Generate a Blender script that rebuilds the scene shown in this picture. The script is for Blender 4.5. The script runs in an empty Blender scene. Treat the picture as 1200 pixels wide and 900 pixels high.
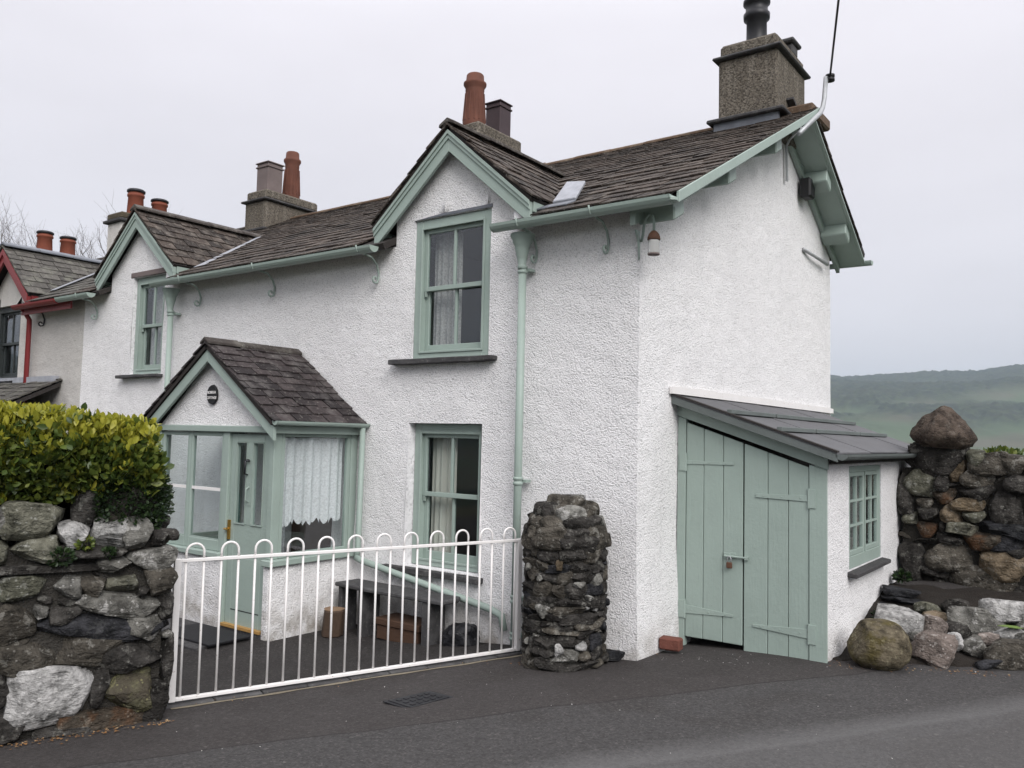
import bpy, bmesh, math, random
import numpy as np
from mathutils import Vector, Matrix, noise

# ------------------------------------------------------------------ camera, sky, sun, exposure
SC = bpy.context.scene
COL = SC.collection
CAM = Vector((3.041, -5.757, 1.62))

def set_camera(yaw, pitch, roll, f_px):
    yaw, pitch, roll = (math.radians(a) for a in (yaw, pitch, roll))
    f = Vector((-math.sin(yaw) * math.cos(pitch), math.cos(yaw) * math.cos(pitch), math.sin(pitch)))
    r = Vector((math.cos(yaw), math.sin(yaw), 0)); u = r.cross(f)
    r2 = r * math.cos(roll) + u * math.sin(roll); u2 = u * math.cos(roll) - r * math.sin(roll)
    m = Matrix((r2, u2, -f)).transposed().to_4x4(); m.translation = CAM
    cd = bpy.data.cameras.new('camera'); co = bpy.data.objects.new('camera', cd); COL.objects.link(co)
    co.matrix_world = m
    cd.sensor_width = 36; cd.lens = f_px / 1200 * 36; cd.clip_start = .05; cd.clip_end = 30000
    SC.camera = co
set_camera(36.5, 3.6, 1.3, 975)

SUN_DIR = Vector((0.84, -0.54, 0.75)).normalized()      # towards the bright part of the cloud
wd = bpy.data.worlds.new('World'); SC.world = wd; wd.use_nodes = True
nt = wd.node_tree; nt.nodes.clear()
def wn(t, **k):
    n = nt.nodes.new(t)
    for a, b in k.items(): setattr(n, a, b)
    return n
w_out = wn('ShaderNodeOutputWorld'); w_bg = wn('ShaderNodeBackground')
w_sky = wn('ShaderNodeTexSky', sky_type='NISHITA', sun_disc=False)
w_sky.sun_elevation = math.asin(SUN_DIR.z); w_sky.sun_rotation = math.atan2(SUN_DIR.x, SUN_DIR.y)
w_co = wn('ShaderNodeTexCoord'); w_sep = wn('ShaderNodeSeparateXYZ')
w_rmp = wn('ShaderNodeValToRGB')                          # overcast: greyer low down, paler overhead
e = w_rmp.color_ramp.elements
e[0].position = 0.0; e[0].color = (2.70, 2.64, 2.78, 1)
e[1].position = 1.0; e[1].color = (11.6, 11.4, 11.8, 1)
q = e.new(.14); q.color = (3.92, 3.80, 4.0, 1)
q = e.new(.45); q.color = (4.68, 4.52, 4.78, 1)
w_map = wn('ShaderNodeMapping'); w_map.inputs['Scale'].default_value = (1.6, 1.6, 5.0)
w_noi = wn('ShaderNodeTexNoise'); w_noi.inputs['Scale'].default_value = 1.3; w_noi.inputs['Detail'].default_value = 4
w_mr = wn('ShaderNodeMapRange'); w_mr.inputs[3].default_value = .86; w_mr.inputs[4].default_value = 1.14
w_mul = wn('ShaderNodeMixRGB', blend_type='MULTIPLY'); w_mul.inputs[0].default_value = 1
w_mix = wn('ShaderNodeMixRGB'); w_mix.inputs[0].default_value = .96
L = nt.links.new
L(w_co.outputs['Generated'], w_sep.inputs[0]); L(w_sep.outputs['Z'], w_rmp.inputs[0])
L(w_co.outputs['Generated'], w_map.inputs[0]); L(w_map.outputs[0], w_noi.inputs['Vector'])
L(w_noi.outputs['Fac'], w_mr.inputs[0]); L(w_rmp.outputs[0], w_mul.inputs[1]); L(w_mr.outputs[0], w_mul.inputs[2])
L(w_sky.outputs[0], w_mix.inputs[1]); L(w_mul.outputs[0], w_mix.inputs[2])
L(w_mix.outputs[0], w_bg.inputs['Color']); w_bg.inputs['Strength'].default_value = .1
L(w_bg.outputs[0], w_out.inputs['Surface'])

sl = bpy.data.lights.new('sun', 'SUN'); sl.energy = 1.5; sl.angle = math.radians(35); sl.color = (1, .975, .95)
so = bpy.data.objects.new('sun', sl); COL.objects.link(so)
so.rotation_euler = (-SUN_DIR).to_track_quat('-Z', 'Y').to_euler()

SC.view_settings.view_transform = 'Standard'; SC.view_settings.look = 'None'
SC.view_settings.exposure = 1.0; SC.view_settings.gamma = 1; SC.view_settings.use_curve_mapping = False
SC.render.engine = 'CYCLES'
SC.cycles.use_denoising = True
SC.cycles.max_bounces = 6; SC.cycles.diffuse_bounces = 3; SC.cycles.glossy_bounces = 3
SC.cycles.transmission_bounces = 5; SC.cycles.transparent_max_bounces = 10; SC.cycles.volume_bounces = 0
SC.cycles.sample_clamp_indirect = 6
rnd = random.Random(7)

# ------------------------------------------------------------------ mesh helpers
V = Vector
class MB:
    """collects shapes in world coordinates"""
    def __init__(s): s.v = []; s.f = []
    def add(s, vs, fs):
        o = len(s.v); s.v += [tuple(p) for p in vs]; s.f += [tuple(i + o for i in q) for q in fs]; return s
    def box(s, x0, x1, y0, y1, z0, z1):
        return s.add([(x0,y0,z0),(x1,y0,z0),(x1,y1,z0),(x0,y1,z0),(x0,y0,z1),(x1,y0,z1),(x1,y1,z1),(x0,y1,z1)],
                     [(0,3,2,1),(4,5,6,7),(0,1,5,4),(1,2,6,5),(2,3,7,6),(3,0,4,7)])
    def obox(s, c, a, b, d):
        c, a, b, d = V(c), V(a), V(b), V(d)
        return s.add([c-a-b-d, c+a-b-d, c+a+b-d, c-a+b-d, c-a-b+d, c+a-b+d, c+a+b+d, c-a+b+d],
                     [(0,3,2,1),(4,5,6,7),(0,1,5,4),(1,2,6,5),(2,3,7,6),(3,0,4,7)])
    def beam(s, p0, p1, w, h, up=(0,0,1)):
        p0, p1 = V(p0), V(p1); d = (p1-p0); t = d.normalized(); sd = t.cross(V(up)).normalized(); u = sd.cross(t)
        return s.obox((p0+p1)/2, d/2, sd*w/2, u*h/2)
    def prism(s, pts, ext):
        """planar polygon pts extruded by vector ext"""
        n = len(pts); e = V(ext)
        vs = [V(p) for p in pts] + [V(p)+e for p in pts]
        return s.add(vs, [tuple(range(n-1,-1,-1)), tuple(range(n, 2*n))] + [(i, (i+1)%n, n+(i+1)%n, n+i) for i in range(n)])
    def tube(s, pts, r, n=8, cap=True):
        pts = [V(p) for p in pts]; m = len(pts); rs = r if isinstance(r, (list, tuple)) else [r]*m
        up = None; vs = []; fs = []
        for i, p in enumerate(pts):
            t = (pts[min(i+1,m-1)] - pts[max(i-1,0)]).normalized()
            if up is None: up = t.orthogonal().normalized()
            up = (up - t*up.dot(t)).normalized(); b = t.cross(up)
            vs += [p + (up*math.cos(2*math.pi*k/n) + b*math.sin(2*math.pi*k/n))*rs[i] for k in range(n)]
        for i in range(m-1):
            for k in range(n):
                fs.append((i*n+k, i*n+(k+1)%n, (i+1)*n+(k+1)%n, (i+1)*n+k))
        if cap: fs += [tuple(range(n-1,-1,-1)), tuple(range((m-1)*n, m*n))]
        return s.add(vs, fs)
    def lathe(s, prof, c, n=16):
        c = V(c); vs = []; fs = []; m = len(prof)
        for r, z in prof:
            vs += [c + V((r*math.cos(2*math.pi*k/n), r*math.sin(2*math.pi*k/n), z)) for k in range(n)]
        for i in range(m-1):
            for k in range(n): fs.append((i*n+k, i*n+(k+1)%n, (i+1)*n+(k+1)%n, (i+1)*n+k))
        fs += [tuple(range(n-1,-1,-1)), tuple(range((m-1)*n, m*n))]
        return s.add(vs, fs)
    def gutter(s, p0, p1, r=.055, t=.006, n=9):
        """half-round channel, open above, closed at both ends"""
        p0, p1 = V(p0), V(p1); d = (p1-p0).normalized(); sd = d.cross(V((0,0,1))).normalized(); up = sd.cross(d)
        prof = [(math.cos(math.pi+math.pi*k/(n-1)), math.sin(math.pi+math.pi*k/(n-1))) for k in range(n)]
        ring = [(a*r, b*r) for a, b in prof] + [(a*(r-t), b*(r-t)) for a, b in reversed(prof)]
        m = len(ring); vs = [p + sd*a + up*b for p in (p0, p1) for a, b in ring]
        s.add(vs, [(i, (i+1)%m, m+(i+1)%m, m+i) for i in range(m)])
        for p, q in ((p0, p0+d*.006), (p1-d*.006, p1)):
            s.prism([p + sd*a*r + up*b*r for a, b in prof], q-p)
        return s

def shade(me, on=True):
    me.polygons.foreach_set('use_smooth', [on]*len(me.polygons))

def mesh_of(name, mb):
    me = bpy.data.meshes.new(name); me.from_pydata(mb.v, [], mb.f)
    bm = bmesh.new(); bm.from_mesh(me); bmesh.ops.recalc_face_normals(bm, faces=bm.faces); bm.to_mesh(me); bm.free()
    return me

def world_loc(o):
    p = V((0,0,0))
    while o is not None: p = p + o.location; o = o.parent
    return p

def put(name, mb, mat, parent=None, smooth=False, bevel=0, label=None, base=False):
    """links one mesh object; its origin sits at its middle (or base)"""
    a = np.array([tuple(p) for p in mb.v]); lo, hi = a.min(0), a.max(0); c = (lo+hi)/2
    if base: c[2] = lo[2]
    mb2 = MB(); mb2.v = [tuple(p) for p in (a-c)]; mb2.f = mb.f
    me = mesh_of(name, mb2); shade(me, smooth)
    if mat: me.materials.append(mat)
    o = bpy.data.objects.new(name, me); COL.objects.link(o)
    if parent is not None:
        o.parent = parent; o.location = V(c) - world_loc(parent)
    else: o.location = V(c)
    if bevel:
        b = o.modifiers.new('edge', 'BEVEL'); b.width = bevel; b.segments = 1; b.limit_method = 'ANGLE'
    if smooth == 'auto':
        pass
    if label: o['label'] = label
    return o

def link(name, me, parent, loc, rot=None, scale=None):
    """a copy that shares mesh data, loc in world coordinates"""
    o = bpy.data.objects.new(name, me); COL.objects.link(o)
    if parent is not None: o.parent = parent; o.location = V(loc) - world_loc(parent)
    else: o.location = V(loc)
    if rot is not None:
        o.rotation_mode = 'QUATERNION' if hasattr(rot, 'w') else 'XYZ'
        if hasattr(rot, 'w'): o.rotation_quaternion = rot
        else: o.rotation_euler = rot
    if scale is not None: o.scale = scale
    return o

def tag(o, label=None, cat=None, group=None, kind=None):
    if label: o['label'] = label
    if cat: o['category'] = cat
    if group: o['group'] = group
    if kind: o['kind'] = kind
    return o
def thing(name, label, cat, loc, group=None):
    o = bpy.data.objects.new(name, None); COL.objects.link(o); o.location = V(loc); o.empty_display_size = .2
    return tag(o, label, cat, group)

# ------------------------------------------------------------------ materials
class NM:
    def __init__(s, name):
        s.m = bpy.data.materials.new(name); s.m.use_nodes = True; s.t = s.m.node_tree
        s.b = s.t.nodes['Principled BSDF']; s.out = s.t.nodes['Material Output']
        s.b.inputs['Specular IOR Level'].default_value = .3
    def n(s, t, **k):
        x = s.t.nodes.new(t)
        for a, b in k.items(): setattr(x, a, b)
        return x
    def l(s, a, b): s.t.links.new(a, b)
    def coord(s, scale=(1,1,1), obj=False):
        c = s.n('ShaderNodeTexCoord'); 
        if not obj:
            g = s.n('ShaderNodeNewGeometry'); src = g.outputs['Position']
        else: src = c.outputs['Object']
        if tuple(scale) == (1,1,1): return src
        m = s.n('ShaderNodeVectorMath', operation='MULTIPLY'); m.inputs[1].default_value = scale; s.l(src, m.inputs[0]); return m.outputs[0]
    def noise(s, co, scale, detail=4, rough=.55):
        x = s.n('ShaderNodeTexNoise'); x.inputs['Scale'].default_value = scale; x.inputs['Detail'].default_value = detail
        x.inputs['Roughness'].default_value = rough; s.l(co, x.inputs['Vector']); return x.outputs['Fac']
    def voro(s, co, scale, feature='F1', out='Distance'):
        x = s.n('ShaderNodeTexVoronoi', feature=feature); x.inputs['Scale'].default_value = scale; s.l(co, x.inputs['Vector']); return x.outputs[out]
    def ramp(s, fac, stops, interp='LINEAR'):
        x = s.n('ShaderNodeValToRGB'); x.color_ramp.interpolation = interp; el = x.color_ramp.elements
        while len(el) < len(stops): el.new(.5)
        for q, (p, c) in zip(el, stops):
            q.position = p; q.color = (c, c, c, 1) if isinstance(c, (int, float)) else (*c, 1)
        s.l(fac, x.inputs[0]); return x.outputs[0]
    def mix(s, fac, a, b, mode='MIX'):
        x = s.n('ShaderNodeMixRGB', blend_type=mode)
        for i, q in enumerate((fac, a, b)):
            if isinstance(q, (int, float)): x.inputs[i].default_value = q if i == 0 else (q, q, q, 1)
            elif isinstance(q, tuple): x.inputs[i].default_value = (*q, 1)
            else: s.l(q, x.inputs[i])
        return x.outputs[0]
    def math(s, op, a, b=None):
        x = s.n('ShaderNodeMath', operation=op)
        for i, q in enumerate((a, b)):
            if q is None: continue
            if isinstance(q, (int, float)): x.inputs[i].default_value = q
            else: s.l(q, x.inputs[i])
        return x.outputs[0]
    def rand(s):
        o = s.n('ShaderNodeObjectInfo'); g = s.n('ShaderNodeNewGeometry')
        return s.math('FRACT', s.math('ADD', s.math('MULTIPLY', o.outputs['Random'], 7.31), g.outputs['Random Per Island']))
    def bump(s, h, dist, strength=1, prev=None):
        x = s.n('ShaderNodeBump'); x.inputs['Distance'].default_value = dist; x.inputs['Strength'].default_value = strength
        s.l(h, x.inputs['Height'])
        if prev is not None: s.l(prev, x.inputs['Normal'])
        return x.outputs[0]
    def done(s, col=None, rough=.7, nrm=None, metal=0, spec=None):
        if col is not None:
            if isinstance(col, tuple): s.b.inputs['Base Color'].default_value = (*col, 1)
            else: s.l(col, s.b.inputs['Base Color'])
        if isinstance(rough, (int, float)): s.b.inputs['Roughness'].default_value = rough
        else: s.l(rough, s.b.inputs['Roughness'])
        s.b.inputs['Metallic'].default_value = metal
        if spec is not None: s.b.inputs['Specular IOR Level'].default_value = spec
        if nrm is not None: s.l(nrm, s.b.inputs['Normal'])
        return s.m

M = {}
def roughcast(name, base, dirt, pebble=55, dist=.012):
    k = NM(name); co = k.coord()
    big = k.noise(co, .9, 5); fine = k.noise(k.coord((3.5,3.5,.6)), 1.1, 5)
    c = k.mix(k.ramp(big, [(.42, 0), (.78, .75)]), base, dirt)
    c = k.mix(k.ramp(fine, [(.52, 0), (.78, .28)]), c, tuple(d*.80 for d in dirt))
    n1 = k.noise(co, pebble, 3, .6); v1 = k.voro(co, pebble*1.25, 'SMOOTH_F1'); n2 = k.noise(co, pebble*2.3, 2, .6)
    h = k.math('ADD', k.math('ADD', n1, k.math('MULTIPLY', n2, .45)), k.math('MULTIPLY', v1, -.7))
    c = k.mix(k.ramp(h, [(.20, .50), (.38, 0)]), c, tuple(d*.50 for d in dirt))          # grime, plus shade between the pebbles painted into the pits
    c = k.mix(k.ramp(k.voro(co, pebble*1.7, 'F1', 'Color'), [(.0, .28), (.4, 0)]), c, tuple(d*.66 for d in dirt))
    sx = k.n('ShaderNodeSeparateXYZ'); k.l(co, sx.inputs[0])
    low = k.math('MULTIPLY', k.ramp(k.math('ADD', sx.outputs['Z'], .3), [(.12, .75), (.55, 0)]), k.ramp(k.noise(co, 7, 5), [(.35, 0), (.65, 1)]))
    c = k.mix(low, c, (.20,.165,.12))                                                   # road splash near the ground
    nb = k.bump(k.noise(co, 5, 4), .05, .5)
    return k.done(c, .9, k.bump(h, dist, 1, nb), spec=.15)
M['wall'] = roughcast('white_roughcast', (.84,.83,.83), (.77,.76,.76), 72, .0115)
M['reveal'] = roughcast('smooth_render', (.76,.75,.76), (.64,.63,.64), 30, .003)
M['neigh_wall'] = roughcast('cream_roughcast', (.56,.54,.51), (.46,.44,.42), 70, .008)
def chimney_mat():
    k = NM('chimney_render'); co = k.coord()
    c = k.mix(k.noise(co, 4, 5), (.085,.075,.06), (.20,.175,.145))
    c = k.mix(k.ramp(k.noise(k.coord((6,6,1)), 2.2, 4), [(.5, 0), (.7, .7)]), c, (.25,.225,.19))
    c = k.mix(k.ramp(k.noise(co, 45, 2), [(.35, .75), (.55, 0)]), c, (.035,.03,.026))
    return k.done(c, .95, k.bump(k.noise(co, 40, 3), .02, 1), spec=.1)
M['chimney'] = chimney_mat()
def paint(name, col, rough=.5, var=.16):
    k = NM(name); co = k.coord()
    n = k.noise(co, 3.0, 5); g = k.noise(k.coord((9,9,1.2)), 5, 4)
    c = k.mix(n, tuple(x*(1-var) for x in col), tuple(min(1, x*(1+var*.6)) for x in col))
    c = k.mix(k.ramp(g, [(.60, 0), (.80, .35)]), c, tuple(x*.72 for x in col))
    c = k.mix(k.ramp(k.noise(co, 26, 6, .7), [(.66, 0), (.72, .55)]), c, tuple(x*.45+.03 for x in col))     # chips and grime
    return k.done(c, rough, k.bump(k.math('ADD', k.noise(co, 35, 3), k.noise(k.coord((60,60,4)), 1.5, 3)), .003, .7), spec=.35)
M['green'] = paint('sage_green_paint', (.295,.362,.325), .5)
M['green_old'] = paint('weathered_green_paint', (.125,.142,.137), .75, .35)
M['red'] = paint('dark_red_paint', (.20,.028,.03), .45)
M['white_trim'] = paint('white_trim_paint', (.76,.74,.73), .4, .06)
def gate_paint():
    k = NM('white_gate_paint'); co = k.coord(); c = k.mix(k.noise(co, 5, 4), (.68,.66,.64), (.78,.76,.75))
    c = k.mix(k.ramp(k.noise(co, 38, 5, .7), [(.64, 0), (.70, .8)]), c, (.20,.09,.04))
    return k.done(c, .45, k.bump(k.noise(co, 60, 3), .002, .7), spec=.35)
M['gate'] = gate_paint()
M['dark_frame'] = paint('dark_window_paint', (.03,.035,.035), .4)
M['brown_door'] = paint('brown_door_paint', (.055,.025,.015), .4)
def slate_mat(name, a, b, lich=(.20,.19,.165), amount=.5):
    k = NM(name); co = k.coord(); r = k.rand()
    c = k.ramp(r, [(0, a), (.55, tuple((x+y)/2 for x, y in zip(a, b))), (1, b)])
    c = k.mix(k.noise(co, 18, 4), c, tuple(x*.55 for x in a))
    c = k.mix(k.ramp(k.noise(co, 7, 5), [(.50, 0), (.68, amount)]), c, lich)
    c = k.mix(k.ramp(k.noise(co, 38, 3), [(.60, 0), (.70, amount*.8)]), c, (.27,.26,.23))
    return k.done(c, .8, k.bump(k.noise(k.coord((1,1,1)), 45, 4), .006, 1), spec=.25)
M['slate'] = slate_mat('roof_slate', (.021,.016,.013), (.105,.078,.062), (.155,.132,.112), .6)
M['slate_porch'] = slate_mat('porch_slate', (.020,.016,.017), (.085,.068,.067), (.13,.12,.115), .5)
M['slate_neigh'] = slate_mat('neighbour_slate', (.06,.055,.05), (.15,.14,.125), (.18,.18,.145))
M['ridge'] = slate_mat('ridge_stone', (.05,.042,.038), (.10,.085,.075), (.17,.16,.14))
M['ridge_rust'] = slate_mat('ridge_mortar', (.11,.07,.045), (.18,.12,.08), (.26,.22,.17))
M['slab'] = slate_mat('slate_slab', (.055,.053,.055), (.10,.098,.10), (.14,.14,.14), .35)
M['deck'] = NM('roof_boards').done((.03,.026,.024), .9)
def simple(name, col, rough=.7, var=.35, scale=8, bd=.004, metal=0):
    k = NM(name); co = k.coord()
    c = k.mix(k.noise(co, scale, 5), tuple(x*(1-var) for x in col), tuple(x*(1+var) for x in col))
    return k.done(c, rough, k.bump(k.noise(co, scale*5, 3), bd, .8), metal)
M['lead'] = simple('lead_flashing', (.30,.31,.34), .5, .35, 10)
M['lead_dark'] = simple('old_lead', (.13,.14,.16), .5, .5, 7)
M['terracotta'] = simple('weathered_terracotta', (.115,.045,.030), .8, .5, 6)
M['red_pot'] = simple('orange_clay', (.19,.055,.032), .75, .25, 6)
M['grey_pot'] = simple('grey_clay', (.15,.12,.115), .8, .3, 6)
M['purple_pot'] = simple('purple_clay', (.055,.038,.042), .6, .3, 6)
M['black_metal'] = simple('black_metal', (.018,.018,.021), .45, .3, 9, .001)
M['black_plastic'] = simple('black_plastic', (.012,.012,.013), .5, .3, 9, .001)
M['grey_metal'] = simple('galvanised_metal', (.36,.37,.38), .45, .3, 14, .001, .3)
M['brass'] = simple('brass', (.45,.27,.07), .35, .25, 20, .001, .9)
M['moss_dark'] = simple('mossy_mortar', (.075,.06,.04), .95, .6, 9, .03)
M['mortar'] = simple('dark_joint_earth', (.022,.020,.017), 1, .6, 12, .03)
M['bed'] = simple('dirty_lime_mortar', (.050,.046,.040), 1, .6, 16, .05)
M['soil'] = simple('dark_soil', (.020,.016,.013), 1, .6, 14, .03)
M['felt'] = simple('grey_roofing_felt', (.105,.105,.11), .85, .22, 5, .004)
M['rubber'] = simple('black_rubber_mat', (.012,.012,.014), .7, .4, 30, .003)
M['bag'] = simple('black_plastic_bag', (.012,.012,.014), .35, .3, 8, .02)
M['brick'] = simple('red_brick', (.135,.05,.036), .85, .45, 12, .01)
M['rust'] = simple('rusty_iron', (.09,.045,.028), .8, .5, 20, .004)
M['yellow_wood'] = simple('varnished_threshold', (.36,.21,.07), .5, .3, 12)
def wood(name, a, b):
    k = NM(name); c = k.mix(k.noise(k.coord((3,14,14)), 4, 5), a, b)
    return k.done(c, .75, k.bump(k.noise(k.coord((3,20,20)), 6, 4), .004, 1))
M['crate'] = wood('crate_wood', (.045,.024,.015), (.10,.055,.034))
M['bark'] = wood('log_bark', (.035,.022,.015), (.09,.058,.038))
M['log_end'] = wood('log_end', (.16,.10,.06), (.28,.19,.12))
M['branch'] = simple('bare_branch', (.10,.085,.075), .9, .3, 5)
M['curtain'] = NM('cream_curtain').done((.55,.53,.47), .9)
def lace(name, col, dens):
    k = NM(name); co = k.coord()
    d = k.n('ShaderNodeBsdfDiffuse'); d.inputs[0].default_value = (*col, 1)
    t2 = k.n('ShaderNodeBsdfTranslucent'); t2.inputs[0].default_value = (*col, 1)
    mx = k.n('ShaderNodeMixShader'); mx.inputs[0].default_value = .3; k.l(d.outputs[0], mx.inputs[1]); k.l(t2.outputs[0], mx.inputs[2])
    tr = k.n('ShaderNodeBsdfTransparent'); m2 = k.n('ShaderNodeMixShader')
    k.l(k.ramp(k.noise(co, 55, 3), [(.35, dens), (.62, min(1, dens+.3))]), m2.inputs[0])
    k.l(tr.outputs[0], m2.inputs[1]); k.l(mx.outputs[0], m2.inputs[2]); k.l(m2.outputs[0], k.out.inputs['Surface']); return k.m
M['lace'] = lace('white_lace', (.92,.92,.93), .78)
M['net'] = lace('patterned_net', (.62,.60,.58), .6)
def glass(name, tint=(.95,.97,.97)):
    k = NM(name); tr = k.n('ShaderNodeBsdfTransparent'); tr.inputs[0].default_value = (*tint, 1)
    gl = k.n('ShaderNodeBsdfGlossy'); gl.inputs['Roughness'].default_value = .03; gl.inputs[0].default_value = (.95,.97,1,1)
    g = k.n('ShaderNodeNewGeometry'); dt = k.n('ShaderNodeVectorMath', operation='DOT_PRODUCT'); k.l(g.outputs['Incoming'], dt.inputs[0]); k.l(g.outputs['Normal'], dt.inputs[1])
    fac = k.math('ADD', .05, k.math('MULTIPLY', .93, k.math('POWER', k.math('SUBTRACT', 1.0, k.math('ABSOLUTE', dt.outputs['Value'])), 5.0)))
    co = k.coord(); k.l(k.bump(k.noise(co, 2.5, 1), .006, .4), gl.inputs['Normal'])
    mx = k.n('ShaderNodeMixShader'); k.l(fac, mx.inputs[0]); k.l(tr.outputs[0], mx.inputs[1]); k.l(gl.outputs[0], mx.inputs[2])
    k.l(mx.outputs[0], k.out.inputs['Surface']); return k.m
M['glass'] = glass('window_glass')
M['interior'] = NM('room_interior').done((.10,.09,.08), .9)

def stone(name, a, b, lich=.4, lcol=(.42,.42,.38), dark=.35, second=None, bd=.05):
    k = NM(name); co = k.coord(); oc = k.coord((1,1,1.8)); r = k.rand()
    c = k.mix(r, a, b)
    c = k.mix(k.ramp(k.noise(co, 11, 7, .65), [(.36, 1), (.60, 0)]), c, tuple(x*dark for x in a))
    if second: c = k.mix(k.ramp(k.noise(co, 6, 5), [(.48, 0), (.62, .8)]), c, second)
    c = k.mix(k.ramp(k.noise(co, 13, 7, .68), [(.56, 0), (.62, lich)]), c, lcol)
    c = k.mix(k.ramp(k.voro(co, 26), [(.10, lich), (.20, 0)]), c, tuple(x*1.1 for x in lcol))
    h = k.math('ADD', k.noise(oc, 11, 6, .6), k.math('MULTIPLY', k.noise(co, 60, 4), .35))
    return k.done(c, .92, k.bump(h, bd, 1), spec=.12)
ST = {'g': stone('green_grey_stone', (.12,.12,.09), (.19,.185,.145), .4),
      'l': stone('pale_grey_stone', (.15,.145,.13), (.24,.235,.215), .6, (.44,.43,.41)),
      'd': stone('dark_slate_stone', (.040,.037,.034), (.075,.07,.064), .35, (.24,.235,.21)),
      's': stone('blue_black_slate', (.030,.031,.034), (.05,.05,.055), .12, (.2,.2,.19)),
      'b': stone('brown_stone', (.078,.070,.058), (.128,.115,.095), .4, (.30,.29,.26), .35, (.05,.045,.038)),
      'r': stone('rusty_stone', (.075,.062,.048), (.11,.085,.066), .3, (.28,.26,.22), .35, (.115,.06,.032)),
      't': stone('tan_stone', (.15,.115,.075), (.21,.165,.115), .3, (.34,.32,.28)),
      'y': stone('yellow_green_stone', (.12,.115,.07), (.17,.16,.10), .4, (.30,.29,.14), .35, (.06,.05,.04)),
      'w': stone('white_quartz_stone', (.36,.355,.34), (.45,.44,.43), .5, (.56,.55,.53), .30, None, .035),
      'm': stone('mossy_boulder', (.125,.105,.072), (.17,.145,.10), .25, (.33,.30,.2), .3, (.085,.07,.025), .03),
      'c': stone('brown_lichen_boulder', (.072,.055,.045), (.10,.078,.062), .28, (.20,.18,.155)),
      'p': stone('pinkish_stone', (.20,.165,.145), (.28,.24,.215), .5, (.46,.43,.40))}

def asphalt(name, a, b, patch=True):
    k = NM(name); co = k.coord()
    c = k.mix(k.noise(co, .8, 5), a, b)
    c = k.mix(k.ramp(k.noise(co, 2.3, 6), [(.45, 0), (.70, .5)]), c, tuple(x*.7 for x in a))
    if patch:                                             # two ages of surfacing meet along a seam; worn wheel line beyond it
        d = k.n('ShaderNodeVectorMath', operation='DOT_PRODUCT'); k.l(co, d.inputs[0]); d.inputs[1].default_value = (.855,-.52,0)
        sgn = k.math('ADD', k.math('SUBTRACT', d.outputs['Value'], .955), k.math('MULTIPLY', k.math('SUBTRACT', k.noise(co, 1.3, 4), .5), .16))
        c = k.mix(k.ramp(sgn, [(.0, 0), (.03, .6)]), c, k.mix(k.noise(co, 1.1, 5), (.046,.045,.045), (.068,.067,.067)))
        wheel = k.ramp(sgn, [(.70, 0), (.95, .8), (1.0, .45)]); c = k.mix(wheel, c, (.080,.078,.078))
        c = k.mix(k.ramp(k.math('ABSOLUTE', k.math('SUBTRACT', sgn, .006)), [(.002, .7), (.012, 0)]), c, (.022,.020,.020))
        c = k.mix(k.ramp(k.voro(k.math('ADD', 0, 0), 1.0) if False else k.noise(co, .55, 3), [(.56, 0), (.60, .5)]), c, (.040,.036,.034))
    cell = k.voro(co, 95, 'F1', 'Color'); cell2 = k.voro(co, 48, 'F1', 'Color')
    c = k.mix(k.ramp(cell, [(.0, .62), (.42, 0)]), c, tuple(x*.35 for x in a))
    c = k.mix(k.ramp(cell, [(.66, 0), (.95, .55)]), c, (.12,.112,.107))
    c = k.mix(k.ramp(cell2, [(.90, 0), (.98, .5)]), c, (.17,.16,.15))
    c = k.mix(k.ramp(k.noise(co, 30, 4), [(.45, 0), (.70, .5)]), c, tuple(x*.5 for x in a))
    if patch: c = k.mix(k.ramp(sgn, [(.0, .30), (.03, 0)]), c, (.034,.028,.026)); c = k.mix(k.ramp(k.math('ABSOLUTE', k.math('SUBTRACT', sgn, .01)), [(.001, .6), (.010, 0)]), c, (.018,.017,.017)); c = k.mix(k.math('MULTIPLY', wheel, .5), c, (.15,.147,.146))
    h = k.math('ADD', k.noise(co, 120, 3), k.math('MULTIPLY', k.noise(co, 4, 3), .8))
    return k.done(c, k.ramp(k.noise(co, 1.7, 3), [(.3, .78), (.7, .92)]), k.bump(h, .010, .8), spec=.22)
M['road'] = asphalt('road_asphalt', (.048,.044,.043), (.068,.064,.063))
M['yard'] = asphalt('yard_asphalt', (.028,.025,.024), (.043,.039,.037), False)

# ------------------------------------------------------------------ ground and far land
def sst(a, b, x):
    t = max(0., min(1., (x-a)/(b-a))); return t*t*(3-2*t)
GR, GLF = V((-.86,-.31)), V((-1.75,-2.77))             # gate ends on plan
GN = V((.9405,-.3398))                                  # from the gate towards the road
def gz(x, y):
    s = (x-GR.x)*GN.x + (y-GR.y)*GN.y
    z = max(-.23, min(.0, -.09 + .10*s)) if s < 0 else -.09 + .09*sst(0, 1.5, s)
    z += .010*noise.noise((x*.9, y*.9, 3.3))
    if x > 1.1 and y > .6: z += .35*sst(0, 2.2, y-.55*(x-1.5)-1.0)   # bank behind the shed
    return z

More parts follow.
